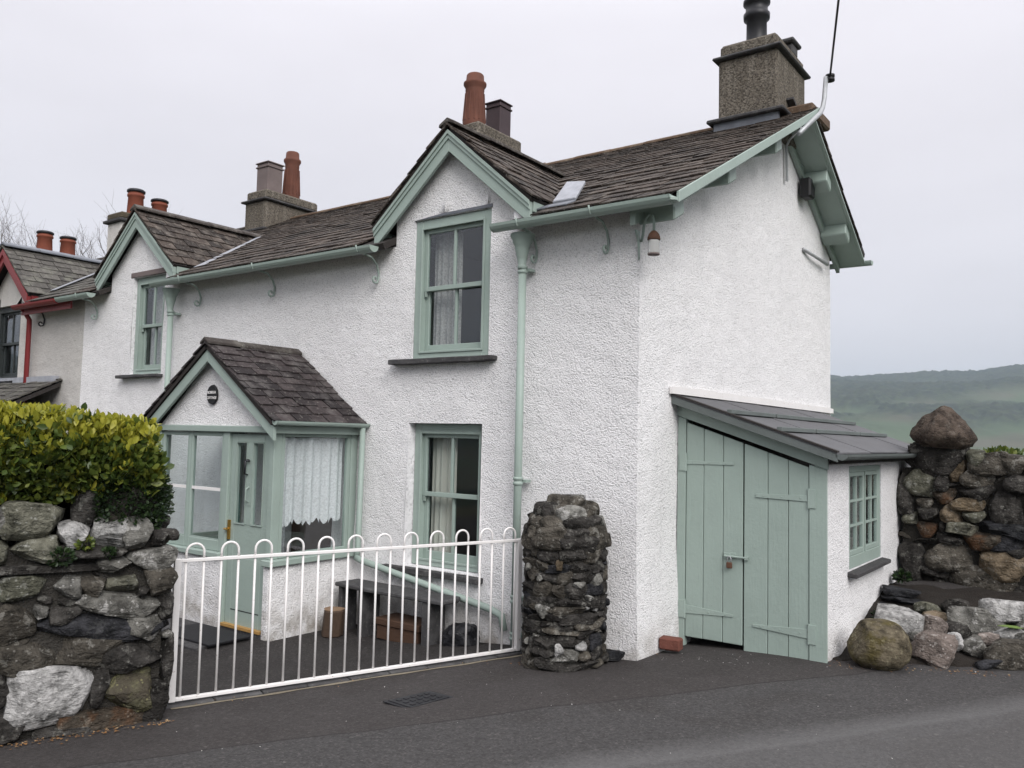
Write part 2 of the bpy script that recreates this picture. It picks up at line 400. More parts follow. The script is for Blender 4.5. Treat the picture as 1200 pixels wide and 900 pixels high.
def sheet(name, x0, x1, y0, y1, st, mat, dz=0, keep=None):
    nx, ny = int((x1-x0)/st)+1, int((y1-y0)/st)+1; mb = MB()
    mb.v = [(x0+i*st, y0+j*st, gz(x0+i*st, y0+j*st)+dz) for j in range(ny) for i in range(nx)]
    for j in range(ny-1):
        for i in range(nx-1):
            if keep is None or keep(x0+(i+.5)*st, y0+(j+.5)*st):
                mb.f.append((j*nx+i, j*nx+i+1, (j+1)*nx+i+1, (j+1)*nx+i))
    return put(name, mb, mat, smooth=True)
def left_of_gate(x, y): return (x-GR.x)*GN.x + (y-GR.y)*GN.y
tag(sheet('road', -9, 9, -12, 6, .2, M['road']), kind='structure')
tag(sheet('yard', -8.9, -.7, -6, .4, .12, M['yard'], .006, lambda x, y: left_of_gate(x, y) < -.10), kind='structure')

def make_terrain():
    ns = 12.9898
    def vn(x, y, seed):                                  # value noise on arrays
        xi, yi = np.floor(x), np.floor(y); fx, fy = x-xi, y-yi
        fx = fx*fx*(3-2*fx); fy = fy*fy*(3-2*fy)
        h = lambda a, b: np.modf(np.abs(np.sin(a*127.1+b*311.7+seed*74.7)*43758.5453))[0]
        return (h(xi,yi)*(1-fx)+h(xi+1,yi)*fx)*(1-fy) + (h(xi,yi+1)*(1-fx)+h(xi+1,yi+1)*fx)*fy
    def build(az, r, name):
        A, Rr = np.meshgrid(az, r, indexing='ij'); x = -np.sin(A)*Rr; y = np.cos(A)*Rr
        z = -.45 - 48*np.clip((Rr-14)/420, 0, 1)**1.15
        z = np.where(Rr < 14, -.45, z)
        crest = 2300 + 250*(vn(A*3+40, A*0+1, 5)-.5)
        rise = np.clip((Rr-620)/(crest-620), 0, 1.6)
        prof = np.where(rise < 1, rise**1.12, 1-.5*(rise-1))
        top = 236 + 26*(vn(A*5+9, A*0+3.3, 2)-.5) + 10*(vn(A*23+9, A*0+7.3, 2)-.5)
        z = z + top*prof
        z += np.where(Rr > 500, 34*(vn(x/420, y/420, 3)-.5)+20*(vn(x/190, y/190, 4)-.5), 0)*np.clip((Rr-500)/400, 0, 1)
        wood = vn(x/260+3, y/260, 9)*.6 + vn(x/90, y/90, 11)*.4
        can = np.clip((wood-.31+.20*np.clip((Rr-1250)/500, -.5, 1))*7, 0, 1)*np.clip((Rr-350)/200, 0, 1)
        z += can*(7*vn(x/10, y/10, 6)+6*vn(x/5.5, y/5.5, 8)+3)
        v = np.stack([x, y, z], -1).reshape(-1, 3); na, nr = A.shape
        i, j = np.meshgrid(np.arange(na-1), np.arange(nr-1), indexing='ij'); b = (i*nr+j).ravel()
        f = np.stack([b, b+1, b+nr+1, b+nr], -1)
        me = bpy.data.meshes.new(name); me.vertices.add(len(v)); me.vertices.foreach_set('co', v.ravel())
        me.loops.add(f.size); me.loops.foreach_set('vertex_index', f.ravel().astype(np.int32))
        me.polygons.add(len(f)); me.polygons.foreach_set('loop_start', np.arange(0, f.size, 4, dtype=np.int32))
        me.update(calc_edges=True); me.validate(); shade(me)
        at = me.attributes.new('wood', 'FLOAT', 'POINT'); at.data.foreach_set('value', can.ravel().astype(np.float32))
        me.materials.append(M['hill']); o = bpy.data.objects.new(name, me); COL.objects.link(o)
        return tag(o, kind='structure')
    k = NM('wooded_hillside'); co = k.coord()
    at = k.n('ShaderNodeAttribute', attribute_name='wood')
    woodc = k.mix(k.noise(co, .012, 4), (.014,.025,.019), (.040,.042,.030))
    woodc = k.mix(k.ramp(k.noise(co, .09, 3), [(.45, 0), (.65, .7)]), woodc, (.055,.07,.036))
    field = k.mix(k.ramp(k.noise(co, .006, 3), [(.42, 0), (.58, 1)]), (.070,.095,.055), (.088,.085,.06))
    c = k.mix(at.outputs['Fac'], field, woodc)
    M['hill'] = k.done(c, .95, spec=.05)
    build(np.radians(np.linspace(-30, 40, 560)), np.concatenate([np.linspace(.0, 60, 12), np.geomspace(75, 620, 30), np.linspace(632, 2700, 250), np.linspace(2800, 5200, 20)]), 'hills')
    build(np.radians(np.linspace(40, 330, 180)), np.concatenate([np.linspace(.0, 60, 12), np.geomspace(75, 5200, 70)]), 'terrain')
make_terrain()

# ------------------------------------------------------------------ roofs
S_PITCH = .52; EAVE_Y, EAVE_Z = -.20, 3.43; RIDGE_Y, RIDGE_Z = 3.3, 5.25
def main_z(y): return EAVE_Z + S_PITCH*(y-EAVE_Y)

def slate_meshes(n=6):
    """slates of unit width (x) and length (y, up the slope), lower edge a little broken"""
    out = []
    for i in range(n):
        r = random.Random(50+i); mb = MB()
        a = [(-.5+r.uniform(0,.02), r.uniform(-.02,.03)), (-.2, r.uniform(-.015,.02)), (.15, r.uniform(-.015,.025)), (.5-r.uniform(0,.02), r.uniform(-.02,.03)), (.5, 1), (-.5, 1)]
        mb.prism([(x, y, 0) for x, y in a], (0, 0, 1)); out.append(mesh_of('slate', mb))
    return out
SLATES = {}
class Slope:
    """courses of slates laid on a slope: o = eave start, u along the eave, v up the slope (unit vectors)"""
    def __init__(s, o, u, v, width, length, keep, seed, course=(.20,.13), wid=(.17,.34), overhang=.0):
        s.items = []; r = random.Random(seed); o, u, v = V(o), V(u).normalized(), V(v).normalized(); n = u.cross(v).normalized()
        if n.z < 0: n = -n
        s.n = n; d = 0.; row = 0
        while d < length - .03:
            ex = course[0] + (course[1]-course[0])*d/length; x = r.uniform(-.2, 0)
            while x < width:
                w = r.uniform(*wid)
                x0, x1 = max(0, x), min(width, x+w)
                if x1-x0 > .05:
                    c = o + u*(x0+x1)/2 + v*d
                    if keep(c + v*ex*.5):
                        dd = r.uniform(-.012, .012)
                        ln = min(ex*2.05, length-d+.02)
                        s.items.append((c + v*dd, x1-x0-.006, ln, r.uniform(.008, .016), r.uniform(-.012, .012), r.uniform(.0, .006), u, v, n))
                x += w
            d += ex; row += 1
def slate_matrix(it):
    c, w, l, t, yaw, lift, u, v, n = it
    tilt = .0135/max(l, .1)*1.6                           # each slate lies on the one below
    vv = (v - n*tilt).normalized(); nn = u.cross(vv); nn = nn if nn.dot(n) > 0 else -nn
    uu = vv.cross(nn); uu, vv = uu*math.cos(yaw)+vv*math.sin(yaw), vv*math.cos(yaw)-uu*math.sin(yaw)
    m = Matrix((uu, vv, nn)).transposed().to_4x4(); m.translation = c + n*(.022+lift)
    return m
def lay_slates(slopes, parent, mat, limit):
    its = [i for s in slopes for i in s.items]
    def score(it):
        d = CAM - it[0]; a = abs(d.normalized().dot(it[8])) if d.dot(it[8]) > 0 else 0
        return -(it[1]*it[2]*a/d.length_squared)
    its.sort(key=score)
    key = mat.name
    if key not in SLATES:
        SLATES[key] = slate_meshes()
        for m in SLATES[key]: m.materials.append(mat)
    rest = MB()
    for k, it in enumerate(its):
        m = slate_matrix(it)
        if k < limit:
            me = SLATES[key][k % 6]
            link('slate', me, parent, m.translation, m.to_quaternion(), (it[1], it[2], it[3]))
        else:
            sc = Matrix.Diagonal((it[1], it[2], it[3], 1)); me = SLATES[key][k % 6]
            rest.add([m @ sc @ p.co for p in me.vertices], [tuple(f.vertices) for f in me.polygons])
    if rest.v:
        put('more_slates', rest, mat, parent)['kind'] = 'stuff'

# ------------------------------------------------------------------ walls with openings
def wall_grid(ucuts, zcuts, openings, top, place, step=.16, depth=.16, lean=None):
    """wall sheet over (u,z); openings (u0,u1,z0,z1) are cut out and get reveals; top(u) limits the height"""
    def fill(c):
        c = sorted(set(round(x, 4) for x in c)); o = [c[0]]
        for a, b in zip(c, c[1:]):
            n = max(1, int(math.ceil((b-a)/step))); o += [a+(b-a)*(i+1)/n for i in range(n)]
        return o
    us = fill(ucuts + [x for o in openings for x in o[:2]]); zs = fill(zcuts + [x for o in openings for x in o[2:]])
    mb = MB(); idx = {}; z1 = zs[-1]
    def vid(u, z):
        k = (round(u,4), round(z,4))
        if k not in idx: idx[k] = len(mb.v); mb.v.append(place(u, z, 0))
        return idx[k]
    inside = lambda u, z: any(o[0]<u<o[1] and o[2]<z<o[3] for o in openings)
    for a, b in zip(us, us[1:]):
        lim = max(top((a+b)/2), zcuts[-1])
        for c, d in zip(zs, zs[1:]):
            if d < lim + .002 and not inside((a+b)/2, (c+d)/2): mb.f.append((vid(a,c), vid(b,c), vid(b,d), vid(a,d)))
        ta, tb = top(a+1e-4)-z1, top(b-1e-4)-z1
        if lim > z1 and (ta > .02 or tb > .02):
            n = max(2, int(max(ta, tb)/step))
            for i in range(n):
                q = [vid(a, z1+max(0,ta)*i/n), vid(b, z1+max(0,tb)*i/n), vid(b, z1+max(0,tb)*(i+1)/n), vid(a, z1+max(0,ta)*(i+1)/n)]
                q2 = []
                for x in q:
                    if x not in q2: q2.append(x)
                if len(q2) > 2: mb.f.append(tuple(q2))
    rvs = []
    for u0, u1, c, d in openings:
        rv = MB(); rvs.append(rv)
        cs = [(u0,c),(u1,c),(u1,d),(u0,d)]
        for k in range(4):
            p, q = cs[k], cs[(k+1)%4]
            rv.add([place(*p, 0), place(*q, 0), place(*q, depth), place(*p, depth)], [(0,1,2,3)])
    return mb, rvs
def wob(x, z, s): return .012*noise.noise((x*.8, z*.8, s)) + .007*noise.noise((x*2.3, z*2.3, s+9))

DORMERS = [-1.92, -7.28]; DH = .90; D_EAVE, D_RIDGE = 3.62, 4.46; D_SL = (D_RIDGE-D_EAVE)/(DH+.08)
def front_top(x):
    t = 3.44
    for dx in DORMERS:
        if abs(x-dx) < .74: t = max(t, D_RIDGE-.14 - D_SL*abs(x-dx))
    return t
WIN_UP, WIN_LOW, WIN_FAR = (-2.41,-1.485,2.33,3.655), (-2.42,-1.53,.40,1.725), (-7.45,-6.70,2.31,3.585)
DOOR_IN = (-4.15,-3.42,-.2,1.72)
cottage = thing('cottage', 'white roughcast cottage with sage green sash windows, gabled dormers and mossy slate roof', 'house', (-4.35, 2.6, -.05))

def flare(u, z):                                           # the old walls spread at the foot
    return .07*sst(.9, -.1, z)
def place_front(u, z, d):
    y = -wob(u, z, 1.1)*sst(0, .15, -u) - flare(u, z)*.6
    return V((u + (flare(u, z)*.6 if u > -.01 else 0), y + d, z))
cuts = [-8.72, 0] + [x for dx in DORMERS for x in (dx-.74, dx, dx+.74)]
fw, fr = wall_grid(cuts, [-.45, 3.44], [WIN_UP, WIN_LOW, WIN_FAR, DOOR_IN], front_top, place_front)
put('front_wall', fw, M['wall'], cottage, smooth=True)
for q in fr: put('window_reveal', q, M['reveal'], cottage)
def gable_top(y):
    return min(main_z(y), RIDGE_Z - .56*(y-RIDGE_Y)) - .10
def place_gable(u, z, d):
    return V((wob(u, z, 4.4)*sst(0, .15, u) + flare(u, z)*.6 - d, u if u > .001 else -flare(0, z)*.6, z))
gw, _ = wall_grid([0, .7, RIDGE_Y, 5.2], [-.45, 3.44], [], gable_top, place_gable)
put('gable_wall', gw, M['wall'], cottage, smooth=True)
# hidden sides close the shell, partitions keep the rooms dim
m = MB(); m.box(-8.70, -.02, 5.05, 5.2, -.4, 3.95); m.box(-8.72, -8.6, .1, 5.2, -.4, 3.6); put('rear_wall', m, M['wall'], cottage)
m = MB(); m.box(-8.6, -.12, .17, 5.0, 2.0, 2.2); put('upper_floor', m, M['interior'], cottage)
m = MB(); m.box(-8.6, -.12, 2.3, 2.4, -.4, 4.6); m.box(-3.0, -2.9, .17, 2.3, -.4, 4.0); m.box(-.14, -.10, .17, 5, -.4, 3.4); put('partition', m, M['interior'], cottage)

# main roof
m = MB()
VX = .40                                                   # verge overhang beyond the gable
def slab_between(y0, z0, y1, z1, x0, x1, t):
    n = V((0, -(z1-z0), y1-y0)).normalized()
    return [V((x0,y0,z0)), V((x1,y0,z0)), V((x1,y1,z1)), V((x0,y1,z1))], -n*t
def roof_part(x0, x1, y0=EAVE_Y+.02):
    p, ex = slab_between(y0, main_z(y0), RIDGE_Y, RIDGE_Z, x0, x1, .06); m.prism(p, ex)
roof_part(-8.72, -8.02); roof_part(-6.54, -2.66); roof_part(-1.18, VX)
for dx in DORMERS: roof_part(dx-.74, dx+.74, .06)
p, ex = slab_between(5.48, 4.03, RIDGE_Y, RIDGE_Z, -8.72, VX-.05, .06); m.prism(p, ex)
roof = put('roof_deck', m, M['deck'], cottage)
vdir = V((0, RIDGE_Y-EAVE_Y, RIDGE_Z-EAVE_Z)); slen = vdir.length
def keep_main(c):
    for dx in DORMERS:
        if abs(c.x-dx) < .72: 
            if c.z < D_RIDGE - D_SL*abs(c.x-dx) + .0: return False
        elif abs(c.x-dx) < DH+.1 and c.z < D_RIDGE - D_SL*abs(c.x-dx) - .10: return False
    return True
slopes = [Slope((-8.72, EAVE_Y-.02, EAVE_Z-.0104), (1,0,0), vdir, 8.72+VX+.015, slen, keep_main, 3, (.20,.125))]
# back slope: only its edge shows beyond the gable
bdir = V((0, RIDGE_Y-5.5, RIDGE_Z-4.02))
slopes.append(Slope((VX-.03, 5.5, 4.02), (-1,0,0), bdir, 1.0, bdir.length, lambda c: True, 4, (.22,.15)))
# ridge stones, weathered mortar bed under them
def ridge_stones(p0, p1, parent, mat, w=.13, h=.06, n=8, seed=1):
    r = random.Random(seed); p0, p1 = V(p0), V(p1); t = (p1-p0).normalized(); sd = t.cross(V((0,0,1))).normalized(); L_ = (p1-p0).length
    for i in range(n):
        a, b = p0 + t*(L_*i/n+.003), p0 + t*(L_*(i+1)/n-.003); j = V((0,0,r.uniform(-.008,.008)))
        q = MB(); ring = [sd*-w-V((0,0,h*1.25)), sd*-w*.96-V((0,0,h*.6)), V((0,0,h*.45)), sd*w*.96-V((0,0,h*.6)), sd*w-V((0,0,h*1.25)), V((0,0,-.02))]
        q.prism([a+j+x for x in ring], b-a); put('ridge_stone', q, mat, parent, bevel=.006)
ridge_stones((-8.72, RIDGE_Y, RIDGE_Z+.03), (-.66, RIDGE_Y, RIDGE_Z+.03), cottage, M['ridge_rust'], .12, .05, 16, 5)
q = MB(); q.box(.06, VX-.02, RIDGE_Y-.10, RIDGE_Y+.55, RIDGE_Z-.07, RIDGE_Z+.06); put('ridge_end_block', q, M['ridge_rust'], cottage, bevel=.02)

# dormers: walls are in front_wall; here cheeks, roof, bargeboards
def dormer(dx, slopes, parent, seed, front_y=-.125):
    for s in (-1, 1):
        q = MB(); x = dx+s*.73; q.prism([(x, .01, 3.2), (x, .01, D_EAVE+.1), (x, .62, D_EAVE+.1), (x, .62, 3.7), (x, .2, 3.5)], (-.1*s, 0, 0)); put('dormer_cheek', q, M['wall'], parent)
        q = MB(); a = V((dx, front_y, D_RIDGE)); b = V((dx+s*(DH+.06), front_y, D_RIDGE-D_SL*(DH+.06)))
        nrm = V((s*D_SL, 0, 1)).normalized()
        q.prism([a, b, b+V((0,2.2,0)), a+V((0,2.2,0))], -nrm*.05); put('dormer_roof_deck', q, M['deck'], parent)
        d = (a-b); L_ = d.length
        o = b + V((0, -.03, 0)) - nrm*.01
        keep = lambda c, s=s: c.z > main_z(c.y) - .05
        sl_ = Slope(o if s < 0 else o, (0,1,0), d, 2.3, L_, keep, seed+s, (.175,.12), (.15,.30)); slopes.append(sl_)
        # bargeboard: wide board, stepped moulding above it
        for (off, hgt, yy0, yy1) in ((.0, .160, front_y+.012, front_y+.045), (-.012, .062, front_y-.002, front_y+.012), (-.012, .030, front_y-.014, front_y-.002)):
            A = V((dx, 0, D_RIDGE+off-.03)); B = V((dx+s*(DH+.035), 0, D_RIDGE+off-.03-D_SL*(DH+.035))); dn = V((0,0,-1))*hgt*math.sqrt(1+D_SL**2)
            q = MB(); q.prism([V((p.x, yy0, p.z)) for p in (A, B, B+dn, A+dn)], (0, yy1-yy0, 0)); put('bargeboard', q, M['green'], parent, bevel=.003)
        q = MB(); A = V((dx+s*(DH+.03), front_y+.05, D_RIDGE-D_SL*(DH+.03)-.09)); q.beam(A, A+V((0,.55,0)), .03, .09); put('dormer_fascia', q, M['green'], parent, bevel=.003)
        q = MB(); A = V((dx+s*(DH+.0), .04, D_RIDGE-D_SL*(DH+.02)-.13)); q.beam(A, A+V((0,.06,0)), .09, .05); put('rafter_foot', q, M['green'], parent)
    ridge_stones((dx, front_y-.03, D_RIDGE+.05), (dx, 2.0, D_RIDGE+.05), parent, M['ridge'], .10, .05, 4, seed)
    # lead valley on the side that is seen
    for s in ((1,) if dx < -5 else ()):
        y_e = EAVE_Y + (D_EAVE-EAVE_Z)/S_PITCH; A = V((dx+DH+.05, y_e+.04, main_z(y_e)+.055)); B = V((dx+.08, EAVE_Y+(D_RIDGE-EAVE_Z)/S_PITCH-.1, D_RIDGE-.02))
        up = V((0,-S_PITCH,1)).normalized(); t = (B-A).normalized(); sd = t.cross(up).normalized()
        if sd.x < 0: sd = -sd
        q = MB(); q.prism([A-t*.12, A-t*.12+sd*.15, B+sd*.09, B], up*.008); put('valley_lead', q, M['lead'], parent, bevel=.003)
dormer(DORMERS[0], slopes, cottage, 21)
dormer(DORMERS[1], slopes, cottage, 31)
q = MB(); q.prism([(-.90,.10,3.615),(-.64,.06,3.60),(-.72,.34,3.83),(-.94,.38,3.87)], (.004,-.012,.03)); put('lead_soaker', q, M['lead'], cottage, bevel=.006)
q = MB(); q.prism([(-1.10,-.02,3.545),(-.66,-.06,3.535),(-.64,.07,3.60),(-1.02,.14,3.62)], (0,-.006,.018)); put('lead_tray', q, M['lead_dark'], cottage, bevel=.006)
lay_slates(slopes, cottage, M['slate'], 300)
# rough mortar at the dormer feet
for dx in DORMERS:
    q = MB(); q.prism([(dx+.72,-.09,3.40),(dx+.92,-.09,3.40),(dx+.94,-.09,3.50),(dx+.80,-.09,3.58),(dx+.72,-.09,3.58)], (0,.26,.03)); put('mortar_fillet', q, M['reveal'], cottage, bevel=.03)

# verge: edge board, soffit, purlin ends
def verge(y0, z0, y1, z1, name, x=VX, h=.085, drop=.0):
    q = MB(); q.prism([(x+.003,y0,z0+.022),(x+.003,y1,z1+.022),(x+.003,y1,z1+.022-h),(x+.003,y0,z0+.022-h)], (.024,0,0)); return put(name, q, M['green'], cottage, bevel=.003)
verge(EAVE_Y-.01, EAVE_Z-.002, RIDGE_Y, RIDGE_Z-.005, 'verge_board'); verge(5.47, 3.965, RIDGE_Y, RIDGE_Z-.06, 'verge_board', VX-.10, .06)
for a, b in (((EAVE_Y+.02, EAVE_Z-.065), (RIDGE_Y, RIDGE_Z-.065)), ((5.45, 3.965), (RIDGE_Y, RIDGE_Z-.065))):
    q = MB(); q.prism([(.0,a[0],a[1]),(VX-.035,a[0],a[1]),(VX-.035,b[0],b[1]),(.0,b[0],b[1])], (0,0,-.02)); put('soffit', q, M['green'], cottage)
    q = MB(); q.prism([(.005,a[0],a[1]-.02),(.05,a[0],a[1]-.02),(.05,b[0],b[1]-.02),(.005,b[0],b[1]-.02)], (0,0,-.09)); put('soffit_batten', q, M['green'], cottage)
for y, z, up in ((.03, 3.47, 1), (1.10, 4.025, 1), (2.30, 4.65, 1), (4.05, 4.74, -1), (4.85, 4.29, -1)):
    q = MB(); sl = S_PITCH if up > 0 else -.56; dy = .17
    q.prism([(0, y-dy/2, z-sl*dy/2), (0, y+dy/2, z+sl*dy/2), (0, y+dy/2+.02*up, z+sl*dy/2-.14), (0, y-dy/2+.02*up, z-sl*dy/2-.14)], (.31, 0, 0))
    put('purlin_end', q, M['green'], cottage, bevel=.012)

# chimneys
def chimney(name, x0, x1, y0, y1, z0, z1, parent, mat, courses=((.0, .05, .045),), block=.13):
    c = put(name, MB().box(x0, x1, y0, y1, z0, z1), mat, parent, bevel=.02)
    for zz, o, t in courses:
        put('drip_course', MB().box(x0-o, x1+o, y0-o, y1+o, z1+zz, z1+zz+t), M['slab'], c, bevel=.012)
    if block: put('chimney_head', MB().box(x0+.01, x1-.01, y0+.01, y1-.01, z1+courses[0][2]+courses[0][0]+.001, z1+courses[0][2]+courses[0][0]+block), mat, c, bevel=.03)
    return c
def round_pot(c, x, y, z, h, r, mat, ribs=True):
    prof = [(r*.95,0),(r,.03),(r*.97,.10),(r*.78,h*.66),(r*.82,h*.70),(r*.80,h*.74),(r*.98,h*.80),(r*.98,h*.84),(r*.78,h*.87),(r*.74,h*.98),(r*.66,h),(r*.55,h),(r*.55,h-.2)]
    p = put('chimney_pot', MB().lathe(prof, (x,y,z), 20), mat, c, smooth=True)
    if ribs:
        for k in range(14):
            a = 2*math.pi*k/14; q = MB(); q.tube([(x+r*.96*math.cos(a), y+r*.96*math.sin(a), z+.10), (x+r*.79*math.cos(a), y+r*.79*math.sin(a), z+h*.64)], .012, 5); put('rib', q, mat, p)
    return p
def square_pot(c, x, y, z, h, r, mat):
    q = MB(); q.box(x-r, x+r, y-r, y+r, z, z+h*.82); q.box(x-r*1.12, x+r*1.12, y-r*1.12, y+r*1.12, z+h*.82, z+h*.87); q.box(x-r, x+r, y-r, y+r, z+h*.87, z+h*.96); q.box(x-r*1.15, x+r*1.15, y-r*1.15, y+r*1.15, z+h*.96, z+h)
    return put('chimney_pot', q, mat, c, bevel=.006)
c = chimney('chimney', -.60, .07, 2.95, 3.92, 4.97, 5.90, cottage, M['chimney'], ((.0, .055, .035), (-.735, .10, .045)), .15)
put('lead_apron', MB().box(-.63, .10, 2.90, 2.955, 4.95, 5.165), M['lead_dark'], c)
put('stepped_slate', MB().beam((.085, 3.25, 5.42), (.085, 3.75, 5.18), .13, .03), M['slab'], c)
q = MB(); q.lathe([(.135,0),(.125,.05),(.115,.08),(.112,.34),(.145,.36),(.148,.42),(.125,.44),(.12,.52),(.15,.54),(.15,.58),(.12,.60),(.12,.66),(.15,.68),(.15,.72),(.10,.78),(.02,.80)], (-.28,3.28,6.08), 20); put('flue_pot', q, M['black_metal'], c, smooth=True)
q = MB(); q.box(-.12,.04,3.55,3.75,6.08,6.20); q.box(-.15,.07,3.5,3.8,6.20,6.25); put('capped_flue', q, M['slab'], c, bevel=.015)
c = chimney('chimney', -4.50, -4.0, 2.86, 3.90, 4.6, 5.78, cottage, M['chimney'], ((-.25, .05, .04),), .36)
round_pot(c, -4.24, 3.05, 5.90, .78, .165, M['terracotta']); square_pot(c, -4.2, 3.55, 5.90, .52, .13, M['purple_pot'])
c = chimney('chimney', -8.90, -8.35, 2.67, 3.80, 4.5, 5.44, cottage, M['chimney'], ((.0, .055, .035), (-.52, .07, .05)), .16)
square_pot(c, -8.6, 2.92, 5.62, .52, .15, M['grey_pot']); round_pot(c, -8.6, 3.38, 5.62, .86, .15, M['terracotta'])

# rainwater goods
def scroll(x, parent, mat, y0=-.01, z=3.30, s=1.0):
    pts = [(x, y0, z-.10*s), (x, y0-.03*s, z-.02*s), (x, y0-.10*s, z+.04*s), (x, y0-.19*s, z+.05*s)]
    low = [(x, y0, z-.10*s), (x, y0-.005*s, z-.16*s)]
    for k in range(9):
        a = math.radians(0-45*k); rr = .042*s*(1-.07*k); low.append((x, y0-.048*s+rr*math.cos(a)*1.0, z-.17*s+rr*math.sin(a)))
    q = MB(); q.tube(list(reversed(low))+pts[1:], .011*s, 6); q.tube([(x, y0-.19*s, z+.05*s), (x, y0-.30*s, z+.06*s), (x, y0-.315*s, z+.12*s)], .008*s, 5)
    put('gutter_bracket', q, mat, parent, smooth=True)
G_Y, G_Z = -.26, 3.405
def gut(x0, x1, parent, mat): put('gutter', MB().gutter((x0, G_Y, G_Z), (x1, G_Y, G_Z), .062), mat, parent, smooth=False)
gut(-1.26, VX-.0, cottage, M['green']); gut(-6.55, -2.70, cottage, M['green']); gut(-8.95, -8.05, cottage, M['green'])
put('gutter', MB().gutter((-1.0,5.54,3.99),(VX+.03,5.54,3.99),.06), M['green'], cottage)
put('gutter_stop_end', MB().lathe([(.03,0),(.05,.01),(.05,.03),(.03,.04)], (VX-.01, G_Y, G_Z-.05), 10), M['green'], cottage)
for x in (-.98, -.28, -2.88, -4.5, -5.9, -8.35): scroll(x, cottage, M['green'])
def downpipe(x, ztop, zbot, parent, mat, joints):
    y = -.085; q = MB()
    hop = put('hopper', MB().lathe([(.032,-.30),(.038,-.29),(.038,-.27),(.034,-.26),(.045,-.20),(.062,-.13),(.066,-.10),(.085,-.07),(.085,-.05),(.105,-.02),(.105,0),(.09,0)], (x, y-.04, ztop), 14), mat, parent, smooth=True)
    p = put('downpipe', MB().tube([(x, y-.03, ztop-.26), (x, y-.03, zbot)], .034, 12), mat, parent, smooth=True)
    for z in joints:
        put('pipe_collar', MB().lathe([(.034,-.035),(.043,-.03),(.043,-.012),(.036,-.008),(.036,.008),(.043,.012),(.043,.03),(.034,.035)], (x, y-.03, z), 12), mat, p, smooth=True)
        put('pipe_clip', MB().box(x-.06, x+.06, y+.0, y+.07, z-.012, z+.012), mat, p)
downpipe(-1.05, 3.33, -.16, cottage, M['green'], (3.03, 1.25, .28, -.02))
downpipe(-6.36, 3.33, .2, cottage, M['green'], (3.03, 1.7))
q = MB(); q.tube([(-2.97,-.10,.42), (-2.9,-.10,.40), (-1.32,-.10,.16), (-1.20,-.10,.12), (-1.17,-.10,.0)], .032, 10); put('waste_pipe', q, M['green'], cottage, smooth=True)

# sash windows
def rect_frame(mb, x0, x1, z0, z1, y0, y1, l, r, b, t):
    mb.box(x0, x0+l, y0, y1, z0, z1); mb.box(x1-r, x1, y0, y1, z0, z1); mb.box(x0+l, x1-r, y0, y1, z0, z0+b); mb.box(x0+l, x1-r, y0, y1, z1-t, z1); return mb
def sash_window(o, parent, mat, y=.03, bars=True, sill=(.20,.09,.05), sill_mat=None):
    x0, x1, z0, z1 = o; g = .004
    w = put('window', rect_frame(MB(), x0+g, x1-g, z0+g, z1-g, y, y+.10, .085, .085, .055, .085), mat, parent, bevel=.004)
    put('staff_bead', rect_frame(MB(), x0+.075, x1-.075, z0+.05, z1-.075, y-.012, y+.002, .022, .022, .02, .022), mat, w, bevel=.003)
    a, b = x0+.088, x1-.088; zm = (z0+z1)/2 + .0; mid = (a+b)/2
    for k, (c, d, yy) in enumerate(((zm-.02, z1-.088, y+.030), (z0+.058, zm+.02, y+.066))):
        s = put('sash', rect_frame(MB(), a, b, c, d, yy, yy+.032, .045, .045, .042 if k == 0 else .075, .045 if k == 0 else .038), mat, w, bevel=.003)
        if bars: put('glazing_bar', MB().box(mid-.014, mid+.014, yy+.002, yy+.030, c+.04, d-.03), mat, w, bevel=.003)
        for (p, q_) in (((a+.045, mid-.014), (mid+.014, b-.045)) if bars else ((a+.045, b-.045),)):
            put('pane', MB().box(p, q_, yy+.014, yy+.018, c+(.042 if k == 0 else .075), d-(.045 if k == 0 else .038)), M['glass'], w)
    for sx in (a+.012, b-.034): put('sash_horn', MB().prism([(sx, y+.03, zm-.02), (sx, y+.06, zm-.02), (sx, y+.05, zm-.07), (sx, y+.035, zm-.07)], (.022,0,0)), mat, w)
    if sill:
        l_, r_, t_ = sill; q = MB(); rr = random.Random(int(x0*100)); n = 6
        top = [(x0-l_+(x1-x0+l_+r_)*i/n, z0-.008+rr.uniform(-.004,.004)) for i in range(n+1)]; bot = [(x0-l_+(x1-x0+l_+r_)*i/n, z0-.008-t_+rr.uniform(-.008,.006)) for i in range(n+1)]
        q.prism([V((p[0], -.10, p[1])) for p in top] + [V((p[0], -.10, p[1])) for p in reversed(bot)], (0,.14,0)); put('sill', q, sill_mat or M['slab'], w, bevel=.006)
    return w
sash_window(WIN_UP, cottage, M['green'], .012, sill=(.22,.10,.045))
sash_window(WIN_LOW, cottage, M['green'], .085, sill=(.22,.06,.05))
sash_window(WIN_FAR, cottage, M['green'], .045, sill=(.18,.05,.04))
put('lead_drip', MB().prism([(-2.42,-.012,3.657),(-2.05,-.012,3.685),(-1.475,-.012,3.69),(-1.475,-.012,3.66),(-2.0,-.012,3.66)], (0,.03,0)), M['lead_dark'], cottage)
put('window_lintel', MB().box(-7.52,-6.66,-.012,.02,3.585,3.66), M['grey_pot'], cottage, bevel=.01)
d = put('inner_door', MB().box(-4.13,-3.44,.05,.10,-.2,1.70), M['brown_door'], cottage)

